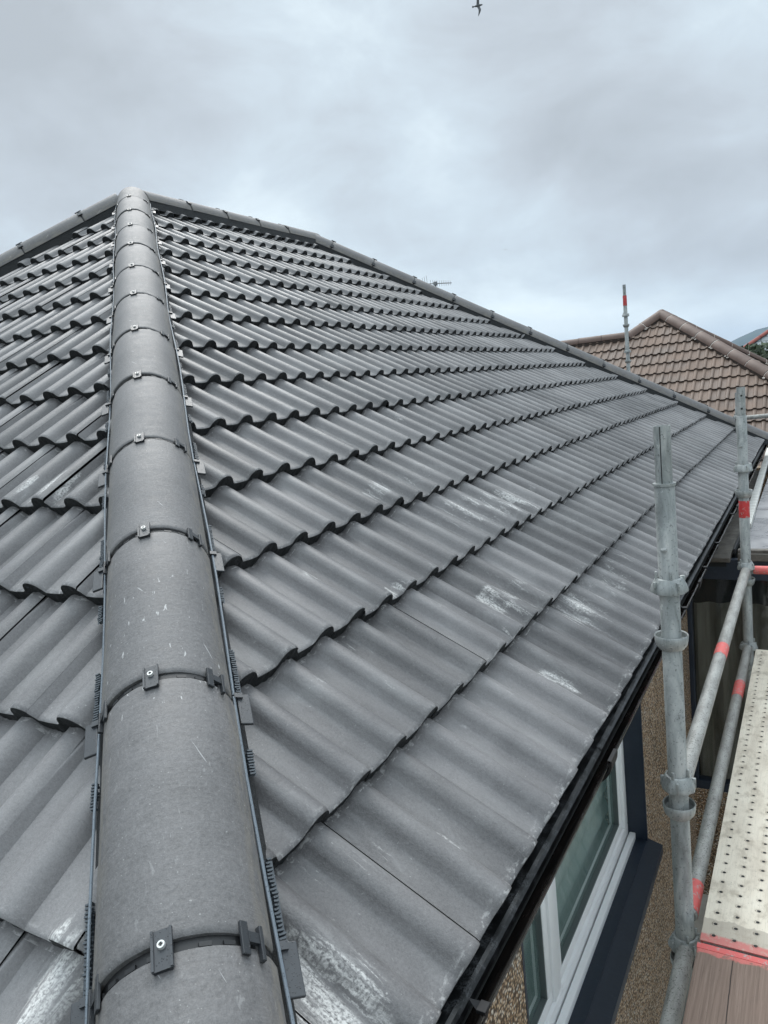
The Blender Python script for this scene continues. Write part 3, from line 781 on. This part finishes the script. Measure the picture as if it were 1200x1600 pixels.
# window ------------------------------------------------------------------
win = MB()
XF = -.338      # centre plane of the frame
def bar(m, y0, y1, z0, z1, x0=-.372, x1=-.305, bev=.004): m.box(((x0+x1)/2, (y0+y1)/2, (z0+z1)/2), (x1-x0, y1-y0, z1-z0), bev=bev)
wy0, wy1, wz0, wz1 = WY0+.012, WY1-.012, WZ0+.012, WZ1-.03
bar(win, wy0, wy1, wz0, wz0+.075); bar(win, wy0, wy1, wz1-.06, wz1)
bar(win, wy0, wy0+.062, wz0+.075, wz1-.06); bar(win, wy1-.062, wy1, wz0+.075, wz1-.06)
bar(win, .000, .070, wz0+.075, wz1-.06, x1=-.307)
wo_ = win.build('window', M_upvc, house, smooth=True)
m = MB()
bar(m, wy0-.002, wy1+.002, wz0-.02, wz0+.030, x0=-.30, x1=-.272); wn = m.build('frame_ledge', M_upvc, wo_, smooth=True)
for (a, b) in ((wy0+.062, .000), (.070, wy1-.062)):
    m = MB(); z0, z1 = wz0+.077, wz1-.062; a += .002; b -= .002; q = .042
    xa_, xb_ = -.366, -.316
    bar(m, a, b, z0, z0+q, xa_, xb_); bar(m, a, b, z1-q, z1, xa_, xb_); bar(m, a, a+q, z0+q, z1-q, xa_, xb_); bar(m, b-q, b, z0+q, z1-q, xa_, xb_)
    s_ = m.build('sash', M_upvc, wo_, smooth=True)
    m = MB(); g_ = .006; bar(m, a+q, b-q, z0+q, z0+q+g_, -.352, -.320, 0); bar(m, a+q, b-q, z1-q-g_, z1-q, -.352, -.320, 0)
    bar(m, a+q, a+q+g_, z0+q+g_, z1-q-g_, -.352, -.320, 0); bar(m, b-q-g_, b-q, z0+q+g_, z1-q-g_, -.352, -.320, 0)
    m.build('gasket', M_gasket, wo_)
    m = MB(); bar(m, a+q+g_, b-q-g_, z0+q+g_, z1-q-g_, -.343, -.338, 0); m.build('pane', M_glass, wo_)
# blind folded behind the glass, its pale green painting in reflections, dark room
m = MB(); rows = []
for k in range(41):
    z_ = wz1-.05 - (wz1-wz0-.06)*k/40
    rows.append([(-.405 + .010*math.cos(k*math.pi/2.5), y_, z_) for y_ in (WY0-.02, .3, WY1+.02)])
m.strip(rows); m.build('blind', M_blind, wo_, smooth=True)
# sill
m = MB()
vs = [(-.312, WY0-.02, WZ0+.014), (-.145, WY0-.02, WZ0-.006), (-.145, WY0-.02, WZ0-.045), (-.312, WY0-.02, WZ0-.045)]
vs2 = [(-.312, WY1-.012, WZ0+.014), (XW, WY1-.006, WZ0+.003), (-.168, WY1+.004, WZ0-.003), (-.168, WY1+.004, WZ0-.043), (-.312, WY1-.012, WZ0-.045)]
m.box((-.2665, (WY0+WY1)/2, WZ0-.018), (.093, WY1-WY0-.004, .060), bev=.003)
m.add([(XW+.0005, WY0-.03, WZ0+.010), (XW+.0005, WY1+.012, WZ0+.010), (-.153, WY1+.004, WZ0-.004), (-.141, WY0-.03, WZ0-.004),
       (XW+.0005, WY0-.03, WZ0-.045), (XW+.0005, WY1+.012, WZ0-.045), (-.153, WY1+.004, WZ0-.045), (-.141, WY0-.03, WZ0-.045)],
      [(0, 3, 2, 1), (4, 5, 6, 7), (0, 4, 7, 3), (3, 7, 6, 2), (2, 6, 5, 1), (1, 5, 4, 0)])
m.build('window_sill', M_navy, house)

# ------------------------------------------------------------------ flat-roofed extension beyond the window
YX = 2.60
ext = thing('flat_roof_extension', 'flat roofed side extension with wet grey felt, pale edge trim and tall dark glazed door', 'extension', (1.4, 4.8, ZG))
m = MB(); m.box((1.7, (YX+8.0)/2+.03, -.262), (3.2, 8.0-YX, .04)); m.build('felt_roof', M_felt, ext)
m = MB(); m.box((1.735, YX+.02, -.235), (3.3, .05, .030), bev=.004); m.box((1.735, YX-.002, -.262), (3.3, .035, .045), bev=.004); m.build('roof_edge', M_slab, ext)
m = MB(); Mx = frame((.083, YX+.75, -.225), Vector((1, .02, 0)).normalized(), Vector((-.016, 1, 0)).normalized(), (0, 0, 1))
m.box((0.0, 2.80, 0), (.055, 5.6, .035), Mx, bev=.004); m.build('edge_trim', M_trim, ext)
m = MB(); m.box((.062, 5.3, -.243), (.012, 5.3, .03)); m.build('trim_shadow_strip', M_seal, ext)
rgx = random.Random(3)
for k in range(9):
    m = MB(); y_ = YX+.16+k*.42
    Mx = Matrix.Translation((-.075, y_, -.262+.004*(k % 2))) @ Matrix.Rotation(R(rgx.uniform(-1.5, 1.5)), 4, 'Z') @ Matrix.Rotation(R(4), 4, 'X')
    m.box((0, 0, 0), (.245, .40, .030), Mx, bev=.005); m.build('roof_slab', M_slab, ext)
m = MB(); m.box((-.10, 4.6, -.31), (.24, 4.0, .03)); m.build('slab_bed', M_dark, ext)
m = MB(); m.box((1.6, YX+.03, -.345), (3.6, .05, .125), bev=.002); m.build('lintel_board', M_navy, ext)
GZ0, GZ1 = -1.80, -.41
for (x0, x1, z0, z1) in ((XW-.0, 3.3, ZG, GZ0-.03),):
    m = MB(); m.box(((x0+x1)/2, YX+.12, (z0+z1)/2), (x1-x0, .16, z1-z0)); m.build('wall', M_peb, ext)
m = MB(); m.box((3.2, 5.3, -1.5), (.2, 5.2, 2.2)); m.build('wall', M_peb, ext)
m = MB(); m.box((1.5, 7.9, -1.5), (3.3, .2, 2.2)); m.build('wall', M_peb, ext)
m = MB(); x1 = 1.9
m.box(((XW+x1)/2, YX+.075, GZ0), (x1-XW, .07, .06), bev=.004)
for x_ in (XW+.014, .62, 1.25, x1): m.box((x_, YX+.075, (GZ0+GZ1)/2+.02), (.028 if x_ < 0 else .05, .06, GZ1-GZ0-.02), bev=.004)
dr = m.build('door', M_navy, ext)
m = MB(); m.box(((XW+x1)/2, YX+.078, (GZ0+GZ1)/2+.02), (x1-XW-.04, .006, GZ1-GZ0-.05)); m.build('pane', M_glassD, dr)
m = MB(); rows = []
for k in range(120):
    x_ = XW+.03+(x1-XW-.06)*k/119
    y_ = YX+.16+.020*math.sin(x_*46)+.010*math.sin(x_*17+1)
    rows.append([(x_, y_, -.60), (x_+.006*math.sin(x_*9), y_+.008, -1.2), (x_, y_, -1.82)])
m.strip(rows); m.build('curtain', M_curt, dr, smooth=True)
m = MB(); m.box(((XW+x1)/2, YX+.30, -1.1), (x1-XW, .02, 1.7)); m.build('dark_room', M_dark, dr)

# ------------------------------------------------------------------ scaffolding
TR = .0262
def standard(x, y, ztop, cups, label, spig=True, seedk=0, tape=None, tops=()):
    t = thing('scaffold_pole', label, 'scaffold pole', (x, y, ZG), 'upright scaffold poles')
    m = MB(); zt = ztop-.153 if spig else ztop
    m.tube([(x, y, ZG), (x, y, zt-.002), (x, y, zt)], [TR, TR, TR-.001], 28)
    m.build('tube', M_galv, t, smooth=True)
    m = MB(); Mp = Matrix.Translation((x, y, 0))
    if spig:
        rr = TR*.83; n = 28; rows = []
        for z_ in (zt-.02, zt, ztop):
            rows.append([(x+rr*math.cos(2*math.pi*k/n), y+rr*math.sin(2*math.pi*k/n), z_) for k in range(n)])
        m.strip(rows, closed=True); m.strip([[(x+(rr-.003)*math.cos(2*math.pi*k/n), y+(rr-.003)*math.sin(2*math.pi*k/n), z_) for k in range(n)] for z_ in (ztop, ztop-.1)], closed=True)
        m.strip([[(x+q*math.cos(2*math.pi*k/n), y+q*math.sin(2*math.pi*k/n), ztop) for k in range(n)] for q in (rr, rr-.003)], closed=True)
        sp_ = m.build('spigot', M_galv, t, smooth=True)
        if seedk == 1:
            a0 = R(-95); m = MB()
            m.box((x+rr*math.cos(a0), y+rr*math.sin(a0), (zt+ztop)/2), (.0022, .0022, .150)); m.build('seam', M_dark, sp_)
            m = MB(); m.lathe([(TR+.0035, zt-.006), (TR+.0035, zt+.001), (rr, zt+.0015)], 28, M=Mp); m.build('tube_rim', M_galv, t, smooth=True)
        else:
            for dz_ in (.045, .115):
                a0 = R(-80); m = MB(); m.tube([(x+(rr-.002)*math.cos(a0), y+(rr-.002)*math.sin(a0), ztop-dz_), (x+(rr+.0012)*math.cos(a0), y+(rr+.0012)*math.sin(a0), ztop-dz_)], .0055, 12)
                m.build('pin_hole', M_dark, sp_)
    for z_ in cups:      # welded lower bowl: open rim, rounded bottom
        m = MB()
        m.lathe([(TR-.001, z_-.040), (TR+.006, z_-.038), (TR+.014, z_-.028), (TR+.0175, z_-.015), (TR+.0185, z_), (TR+.017, z_+.0025), (TR+.0145, z_), (TR+.013, z_-.014), (TR+.004, z_-.024), (TR-.001, z_-.025)], 36, M=Mp)
        m.build('bowl_cup', M_galv, t, smooth=True)
    for z_, rot in tops:      # sliding upper cup with lugs and wedge
        m = MB(); Mr = Mp @ Matrix.Rotation(R(rot), 4, 'Z')
        lug = lambda a, i: 1 + (.10 if i in (1, 2, 3, 4) else 0)*max(0, math.cos(a*4+.4))**6
        zs = [(TR+.002, z_+.014), (TR+.007, z_+.012), (TR+.015, z_-.004), (TR+.019, z_-.018), (TR+.0185, z_-.026), (TR+.015, z_-.026), (TR+.011, z_-.006), (TR+.002, z_+.004)]
        m.lathe(zs, 40, M=Mr, mod=lug)
        for a_ in (0, 90, 180, 270):
            m.box((TR+.016, 0, z_-.008), (.010, .007, .030), Mr @ Matrix.Rotation(R(a_+22), 4, 'Z'), bev=.002)
        m.box((0, -(TR+.004), z_+.020), (.007, .008, .034), Mr, bev=.003)
        m.box((-(TR+.006), .0, z_+.018), (.007, .009, .030), Mr, bev=.003)
        m.box((TR+.012, .014, z_+.006), (.014, .010, .016), Mr, bev=.003)
        m.build('locking_cup', M_galv, t, smooth=True)
    if tape:
        m = MB(); m.lathe([(TR+.0008, tape[0]), (TR+.0012, tape[0]+.002), (TR+.0012, tape[1]-.002), (TR+.0008, tape[1])], 28, M=Mp)
        m.build('red_band', M_redtape, t, smooth=True)
    m = MB(); m.box((x, y, ZG+.005), (.15, .15, .008)); m.build('base_plate', M_galv, t)
    # lock pin stub
    m = MB(); a0 = R(-100); zz = cups[0]+.245
    m.box((x+(TR+.003)*math.cos(a0), y+(TR+.003)*math.sin(a0), zz), (.016, .012, .009), bev=.003); m.build('stop_lug', M_galv, t)
    return t
standard(.142, -.10, .737, [.163, -.337, -.83, -1.33], 'tall plain galvanised scaffold pole nearest the camera, standing beside the gutter and window', seedk=1, tops=[(.312, 20), (-.262, 75), (-.768, 110)])
standard(.150, 2.30, .749, [.186, -.314, -.81, -1.3], 'galvanised scaffold pole with red painted band and bolt holes, beside the wet flat roof', seedk=2, tape=(.035, .13), tops=[(.318, 10), (-.232, 40), (-.70, 100)])
standard(-1.785, 8.90, 2.124, [1.578, 1.078, .578, .07], 'distant red banded scaffold pole rising behind the far hip before the brown roof', seedk=3, tape=(1.835, 1.975), tops=[(1.712, 0), (1.21, 30)])
standard(-.235, 6.90, .56, [.10, -.4, -.9], 'far scaffold pole hidden in line behind the banded pole, carrying the upper rail', seedk=4, tops=[(.3, 0)])

def ledger(P0, P1, label, material, bands=(), r=.0242, group='horizontal scaffold tubes', bandmat=None, cat='scaffold tube'):
    P0 = Vector(P0); P1 = Vector(P1); d = (P1-P0).normalized()
    t = thing('scaffold_ledger', label, cat, tuple(P0), group)
    m = MB(); m.tube([P0+d*(.004), P0+d*.012, P1-d*.012, P1-d*.004], [r-.003, r, r, r-.003], 24); m.build('tube', material, t, smooth=True)
    for s0, s1 in bands:
        m = MB(); m.tube([P0+d*s0, P0+d*s1], r+.0012, 24, cap=False); m.build('painted_band', bandmat or M_pink, t, smooth=True)
    for P, s_ in ((P0, -1), (P1, 1)):
        m = MB(); b = frame(P, d.cross(Vector((0, 0, 1))).normalized(), d, d.cross(Vector((0, 0, 1))).normalized().cross(d)*1.0)
        m.box((0, s_*.001, 0), (.016, .028, .046), b, bev=.004); m.build('ledger_blade', M_galv, t)
    return t
ledger((.147, -.062, -.292), (.150, 2.268, -.262), 'pale galvanised guard rail tube with one red band between the two nearest poles', M_galv2, [(.99, 1.11)])
ledger((.147, -.062, -.722), (.150, 2.268, -.712), 'lower galvanised tube beside the perforated steel plank, red painted near both ends', M_galv2, [(.015, .15), (1.62, 1.80)])
ledger((.147, -1.75, -.778), (.147, -.135, -.778), 'speckled galvanised tube beside the brown timber board, nearest the bottom edge', M_galv2)
ledger((.183, 2.315, -.268), (1.55, 2.315, -.262), 'pink red painted cross tube leading right from the banded pole', M_pink, r=.0235)
ledger((.183, -.10, -.80), (1.55, -.10, -.80), 'galvanised cross tube under the joint of plank and timber board', M_galv2)
ledger((.183, 2.30, -.80), (1.55, 2.30, -.80), 'galvanised cross tube under the far end of the steel planks', M_galv2)
ledger((-.20, 6.90, .275), (1.7, 6.90, .33), 'olive grey scaffold rail crossing in front of the brown tiled roof', M_galv2)

def plank(x0, label):
    o_ = (x0, -.197, -.68); L_ = 2.37; W_ = .228
    t = thing('scaffold_plank', label, 'scaffold plank', (x0, -.197, -.74), 'perforated steel planks')
    m = MB(); m.box((W_/2, L_/2, -.002), (W_, L_, .004), bev=.0012)
    m.box((.003, L_/2, -.030), (.004, L_-.004, .052)); m.box((W_-.003, L_/2, -.030), (.004, L_-.004, .052))
    d_ = m.build('deck', M_plank, t); d_.location = Vector(o_)-t.location
    for q in (.006, L_-.006):
        m = MB(); m.box((W_/2, q, -.028), (W_-.02, .008, .044), bev=.002)
        e_ = m.build('end_cap', M_galv2, t); e_.location = Vector(o_)-t.location
    return t
plank(.196, 'pale perforated steel plank next to the galvanised tube, red painted along its near end')
plank(.430, 'second perforated steel plank from the wall, right beside the first')
plank(.664, 'third perforated steel plank, farthest from the wall')
def board(x0, label, seedk):
    o_ = (x0, -.205, -.685)
    t = thing('scaffold_board', label, 'scaffold board', (x0, -.205, -.72), 'timber scaffold boards')
    m = MB(); m.box((.112, -.95, -.019), (.225, 1.9, .038), bev=.004)
    d_ = m.build('timber', M_wood, t); d_.location = Vector(o_)-t.location
    m = MB(); m.box((.112, -.009, .0006), (.2262, .020, .0012)); m.box((.112, .0005, -.019), (.2262, .0012, .039))
    d_ = m.build('end_band', M_pink, t); d_.location = Vector(o_)-t.location
board(.192, 'brown weathered timber board butting the red edge of the steel plank', 1)
board(.423, 'second timber scaffold board from the wall', 2)
board(.654, 'third timber scaffold board, farthest from the wall', 3)

# ------------------------------------------------------------------ neighbouring house with the brown roof
nb_ = thing('neighbour_house', 'neighbouring house with brown tiled pyramid roof and lower wing', 'house', (-1.8, 12.3, ZG))
P_ = R(34.5); BA = Vector((-1.86, 12.3, 1.90)); tb = math.tan(P_)
zE = -.75; run_ = (BA.z-zE)/tb                     # eave level of the brown roof
nC = [Vector((BA.x+sx_*run_, BA.y+sy_*run_, zE)) for sx_, sy_ in ((1, -1), (1, 1), (-1, 1), (-1, -1))]
nm = (BA.z-zE)/math.sin(P_)/.285
def nslope(O, ev, iv, e0, e1, nmax, clips, sd_): tile_slope('roof_slope', O, ev, iv, P_, e0, e1, nmax, [M_tileN, M_edgeN], nb_, clips, seg=24, course=.285, lift=.026, H=.024, roll_w=.034, seed=sd_, ks=.84)
WX = -9.0; WR = Vector((WX, 11.85, 1.56))
rw = BA.z-WR.z
# front slope: main pyramid face and the coplanar wing face in one surface each
nslope((0, BA.y-run_, zE), (1, 0, 0), (0, 1, 0), BA.x-run_-.1, BA.x+run_+.2, nm, [vplane(nC[0], BA, BA+Vector((0, -1, 0))), vplane(nC[3], BA, BA+Vector((0, -1, 0)))], 21)
nslope((0, BA.y-run_, zE), (1, 0, 0), (0, 1, 0), WX, BA.x-rw/tb, (WR.z-zE)/math.sin(P_)/.285, [vplane(nC[3], BA, BA+Vector((-1, 0, 0))), (WR.copy(), Vector((0, 1, 0)))], 22)
nslope((nC[0].x, 0, zE), (0, 1, 0), (-1, 0, 0), nC[0].y-.2, nC[1].y+.2, nm, [vplane(nC[0], BA, BA+Vector((1, 0, 0))), vplane(nC[1], BA, BA+Vector((1, 0, 0)))], 23)
nslope((0, nC[1].y, zE), (-1, 0, 0), (0, -1, 0), -nC[1].x-.2, -WX, nm, [vplane(nC[1], BA, BA+Vector((0, 1, 0))), vplane(nC[2], BA, BA+Vector((0, 1, 0)))], 24)
m = MB(); d_ = Vector((0, 0, -.09))
m.add([nC[0]+d_, BA+d_, nC[3]+d_], [(0, 1, 2)]); m.add([nC[0]+d_, nC[1]+d_, BA+d_], [(0, 1, 2)]); m.add([nC[1]+d_, nC[2]+d_, BA+d_], [(0, 1, 2)]); m.add([nC[2]+d_, nC[3]+d_, BA+d_], [(0, 1, 2)])
m.add([(WX, BA.y-run_, zE-.09), (nC[3].x+1.5, BA.y-run_, zE-.09), (BA.x-rw/tb, WR.y, WR.z-.09), (WX, WR.y, WR.z-.09), (WX, WR.y+2.3/tb, zE-.09), (nC[3].x, WR.y+2.3/tb, zE-.09)], [(0, 1, 2, 3), (3, 2, 5, 4)])
m.build('roof_underlay', M_dark, nb_)
JW = Vector((BA.x-rw/tb, WR.y, WR.z))
for q0, q1, nme, sd_ in ((nC[0], BA, 'hip_tile', 11), (nC[1], BA, 'hip_tile', 12), (JW, BA, 'hip_tile', 13), (Vector((WX, WR.y, WR.z)), JW, 'ridge_tile', 14)):
    a, b, c, js = hip_run(q0, q1, None, .30, .42, .07, M_hipN, nb_, detail=0, r=.115, half=84, seedv=sd_, name=nme)
    m = MB(); rg = random.Random(sd_)
    for j in js[1:-1]:
        p_ = q0 + a*j
        for sg in (1, -1) if nme == 'hip_tile' else ():
            if rg.random() < .7:
                for k in range(2):
                    m.box(tuple(p_+b*sg*(.117+rg.uniform(0, .02))-c*.045+a*rg.uniform(-.05, .03)), (.035, .03, .02), bev=.006)
        m.box(tuple(p_+c*.066), (.05, .02, .012), bev=.004)
        rr = .112; rows = []
        for k in range(17):
            an = R(-84+168*k/16); rows.append([p_+b*(rr*math.sin(an))+c*(rr*math.cos(an)-.045)+a*dd for dd in (-.02, .02)])
        m.strip(rows)
    for sg in (1, -1):
        m.strip([[q0+b*sg*.06+c*.0, q0+b*sg*.105-c*.03, q0+b*sg*.112-c*.12], [q1+b*sg*.06+c*.0, q1+b*sg*.105-c*.03, q1+b*sg*.112-c*.12]], 1)
    m.build('mortar_bedding', [M_mortar, M_edgeN] if nme == 'hip_tile' else [M_edgeN, M_edgeN], nb_)
m = MB(); W2 = run_-.4
m.box((BA.x, BA.y, (ZG+zE)/2), (2*W2, 2*W2, zE-ZG)); m.box(((WX+BA.x)/2, 11.6, (ZG+zE)/2-.001), (BA.x-WX-.4, 4.4, zE-ZG)); m.build('wall', M_rend, nb_)
for x_ in (-3.6, -1.2):
    m = MB(); m.box((x_, BA.y-W2-.01, -1.45), (1.0, .06, 1.0), bev=.01); wn_ = m.build('window', M_upvc, nb_)
    m = MB(); m.box((x_, BA.y-W2-.045, -1.45), (.86, .01, .86)); m.build('pane', M_glassD, wn_)
m = MB(); m.tube([(WX, BA.y-run_-.05, zE-.06), (nC[0].x, BA.y-run_-.05, zE-.06)], .05, 12); m.build('gutter', M_gut, nb_)

# television aerial on a mast behind our roof, standing on the wing of the brown roofed house
ae = thing('tv_aerial', 'small television aerial with many rods on a thin mast showing above the far hip', 'aerial', (-7.05, 11.9, 1.5))
ae.location = (-6.32, 12.4, 1.2)
kx = Vector((.86, .49, -.06)).normalized()
m = MB(); m.tube([(-6.32, 12.4, 1.2), (-6.32, 12.4, 3.20)], .018, 10); m.build('mast', M_alu, ae)
O_ = Vector((-6.32, 12.4, 3.17)); m = MB(); m.tube([O_-kx*.30, O_+kx*.34], .010, 8); m.build('boom', M_alu, ae)
for k in range(10):
    q = O_+kx*(-.10+.046*k); v_ = Vector((0, 0, 1)); hh = .075-.003*k
    m = MB(); m.tube([q-v_*hh, q+v_*hh], .0035, 6); m.build('rod', M_alu, ae)
for k in range(4):
    q = O_-kx*(.17+.045*k)+Vector((0, 0, .02)); m = MB(); m.tube([q-Vector((.0, 0, .03)), q+Vector((-.01, 0, .15-.02*k))], .004, 6); m.build('reflector_rod', M_alu, ae)
m = MB(); m.box(tuple(O_), (.07, .07, .08), bev=.01); m.build('clamp', M_alu, ae)

# ------------------------------------------------------------------ farther things
rh = thing('far_house', 'far house with grey slate roof and red ridge tiles', 'house', (.8, 26, ZG))
def sl(vs_, name='roof_slope'):
    me = bpy.data.meshes.new(name); vs_ = [Vector(q) for q in vs_]; th_ = Vector((0, 0, -.08)); n_ = len(vs_)
    me.from_pydata([tuple(q) for q in vs_] + [tuple(q+th_) for q in vs_], [], [tuple(range(n_)), tuple(range(2*n_-1, n_-1, -1))] + [(k, k+n_, (k+1) % n_+n_, (k+1) % n_) for k in range(n_)])
    uvl = me.uv_layers.new(name='UVMap'); e = (vs_[1]-vs_[0]).normalized(); nn = e.cross(vs_[2]-vs_[0]).normalized(); f_ = nn.cross(e)
    for lp in me.loops:
        q = me.vertices[lp.vertex_index].co - vs_[0]; uvl.data[lp.index].uv = (q.dot(e), q.dot(f_))
    me.materials.append(M_slate); o = bpy.data.objects.new(name, me); sc.collection.objects.link(o); o.parent = rh; o.location = -rh.matrix_basis.translation
FA = Vector((1.25, 26.5, 3.05)); FB = Vector((5.0, 26.5, 3.05)); c1 = Vector((-3.0, 22.9, .25)); c2 = Vector((8.3, 23.0, .25)); c3 = Vector((8.3, 29, .25)); c4 = Vector((-3.0, 29, .25))
sl([c1, c2, FB, FA]); sl([c2, c3, FB]); sl([c3, c4, FA, FB]); sl([c4, c1, FA])
for q0, q1, sd_ in ((c1, FA, 31), (FA, FB, 32), (c4, FA, 33), (c2, FB, 34), (c3, FB, 35)): hip_run(q0, q1, None, .3, .45, .07, M_hipR, rh, detail=0, r=.085, half=84, seedv=sd_, name='ridge_tile' if sd_ == 32 else 'hip_tile')
m = MB(); m.box((3.1, 26, (ZG+.25)/2), (9.6, 5.4, .25-ZG)); m.build('wall', M_rend, rh)

def leafmass(name, label, cat, c, dims, n, size, seedk, trunk=True, boxy=False):
    rg = random.Random(seedk); t = thing(name, label, cat, (c[0], c[1], ZG))
    if trunk:
        m = MB(); m.tube([(c[0], c[1], ZG), (c[0]+.1, c[1], (ZG+c[2])/2), (c[0], c[1]+.1, c[2]+dims[2]*.3)], [.16, .11, .05], 10)
        for k in range(6):
            a = k*1.05; m.tube([(c[0], c[1], c[2]-dims[2]*.4), (c[0]+math.cos(a)*dims[0]*.6, c[1]+math.sin(a)*dims[1]*.6, c[2]+rg.uniform(-.1, .5)*dims[2])], [.06, .015], 6)
        m.build('trunk', M_bark, t)
    m = MB()
    for k in range(n):
        while True:
            q = [rg.uniform(-1, 1) for _ in range(3)]
            if boxy or q[0]**2+q[1]**2+q[2]**2 < 1: break
        nn = noise.noise(Vector(q)*2.3+Vector((seedk, 0, 0)))
        if nn < -.18: continue
        p = Vector((c[0]+q[0]*dims[0], c[1]+q[1]*dims[1], c[2]+q[2]*dims[2]))
        a = Vector((rg.gauss(0, 1), rg.gauss(0, 1), rg.gauss(0, 1))).normalized(); b = a.orthogonal().normalized(); s_ = size*rg.uniform(.6, 1.3)
        m.add([p+a*s_, p+b*s_*.55, p-a*s_, p-b*s_*.55], [(0, 1, 2, 3)])
    m.build('crown', M_leaf, t); return t
leafmass('hedge', 'dark clipped hedge between the brown roof and the red ridge', 'hedge', (-1.45, 21.5, -.05), (.9, .6, 1.38), 5000, .10, 4, trunk=False, boxy=True)
rg = random.Random(9)
for k in range(7):
    x_ = -28+k*6.5+rg.uniform(-2, 2); y_ = 190+rg.uniform(-25, 25)
    leafmass('tree', ['broad hazy tree below the hill', 'tall narrow hazy tree below the hill', 'low round hazy tree below the hill', 'ragged hazy tree below the hill', 'wide dark hazy tree below the hill', 'thin pale hazy tree below the hill', 'small bushy hazy tree below the hill'][k] + ', %s of seven in the far row' % ['leftmost', 'second', 'third', 'middle', 'fifth', 'sixth', 'rightmost'][k], 'tree',
             (x_, y_, .6+rg.uniform(-.6, .6)), (3.6, 3.6, 3.0+rg.uniform(-.3, 1.0)), 900, .5, 50+k)

# birds
def bird(name, label, pos, ax_w, ax_b, span, seedk, light):
    c = Vector(pos); wv = Vector(ax_w).normalized(); bv = Vector(ax_b).normalized(); up_ = wv.cross(bv).normalized()
    t = MB(); L_ = span*.42
    t.tube([c-bv*L_*.52, c-bv*L_*.30, c, c+bv*L_*.25, c+bv*L_*.38, c+bv*L_*.46, c+bv*L_*.56], [.004*span, .04*span, .058*span, .050*span, .032*span, .034*span, .004*span], 12)
    t.add([c-bv*L_*.40-wv*.02*span, c-bv*L_*.40+wv*.02*span, c-bv*L_*.66+wv*.06*span, c-bv*L_*.70, c-bv*L_*.66-wv*.06*span], [(0, 1, 2, 3, 4)])
    for sg in (1, -1):
        ch = [(0, .105, 0), (.22, .10, .06), (.32, .085, .07), (.42, .05, .03), (.50, .008, -.02)]
        rows = []
        for d_, w_, z_ in ch:
            sw = .05*span*math.sin(min(1, d_/.28)*math.pi/2) - max(0, d_-.28)*.55*span
            o_ = c + wv*sg*d_*span + bv*sw + up_*z_*span
            rows.append([o_+bv*w_*span*.55+up_*.0, o_+up_*.010*span, o_-bv*w_*span*.75, o_-up_*.004*span])
        t.strip(rows, closed=True)
    o = t.build(name, light, None, smooth=True); return o
M_gull = mat('gull_plumage', color=(.10, .105, .11), rough=.8)
M_gull2 = mat('pale_bird_plumage', color=(.3, .32, .33), rough=.8)
gw = Vector((.155, -.08, -.98))
o = bird('gull', '', (-16.85, 44.53, 23.95), gw, (.86, .49, .12), 1.25, 1, M_gull); tag(o, 'dark gull gliding with spread wings at the top edge of the sky', 'bird')
o = bird('bird', '', (-28.1, 77.5, 15.57), (.86, .45, -.1), (.3, -.2, -.1), .55, 2, M_gull2); tag(o, 'tiny distant bird in the middle of the grey sky', 'bird')

# ground, terrain
M_bounce = mat('pale_bounce_slab', f_render)
m = MB(); m.box((3.0, 2.5, ZG+.003), (7.2, 14, .01)); struct(m.build('bounce_slab', M_bounce))  # unseen pale slab, added to bounce light up under the eaves
m = MB(); N_ = 24; rows = []
for i in range(N_+1):
    rows.append([(-7000+14000*j/N_, -3000+11000*i/N_, ZG-.002) for j in range(N_+1)])
m.strip(rows); struct(m.build('ground', M_ground))
m = MB(); rows = []
for i in range(22):
    v_ = i/21; row = []
    for j in range(70):
        x_ = -2200+3600*j/69
        prof_ = 108*math.exp(-((x_+110)/230)**2) + 70*math.exp(-((x_-420)/420)**2) + 30*math.exp(-((x_-1000)/500)**2) + 7*noise.noise(Vector((x_*.012, v_*3, 0)))
        row.append((x_, 2350+v_*1100, ZG-1 + prof_*math.sin(min(1, v_*1.35)*math.pi*.62)**.8))
    rows.append(row)
m.strip(rows); struct(m.build('hills', M_hill, smooth=True))

# the damp air: far things fade to blue grey
hv = bpy.data.materials.new('damp_air'); hv.use_nodes = True; T = NT(hv.node_tree); T.n.clear()
pv = T.node('ShaderNodeVolumePrincipled', {'Color': (.50, .68, .95), 'Density': .00015, 'Anisotropy': 0.0})
T.l.new(pv.outputs[0], T.node('ShaderNodeOutputMaterial').inputs['Volume'])
m = MB(); m.box((0, 1700, (ZG-60+170)/2), (9000, 5000, 170-(ZG-60))); struct(m.build('haze', hv), 'stuff')
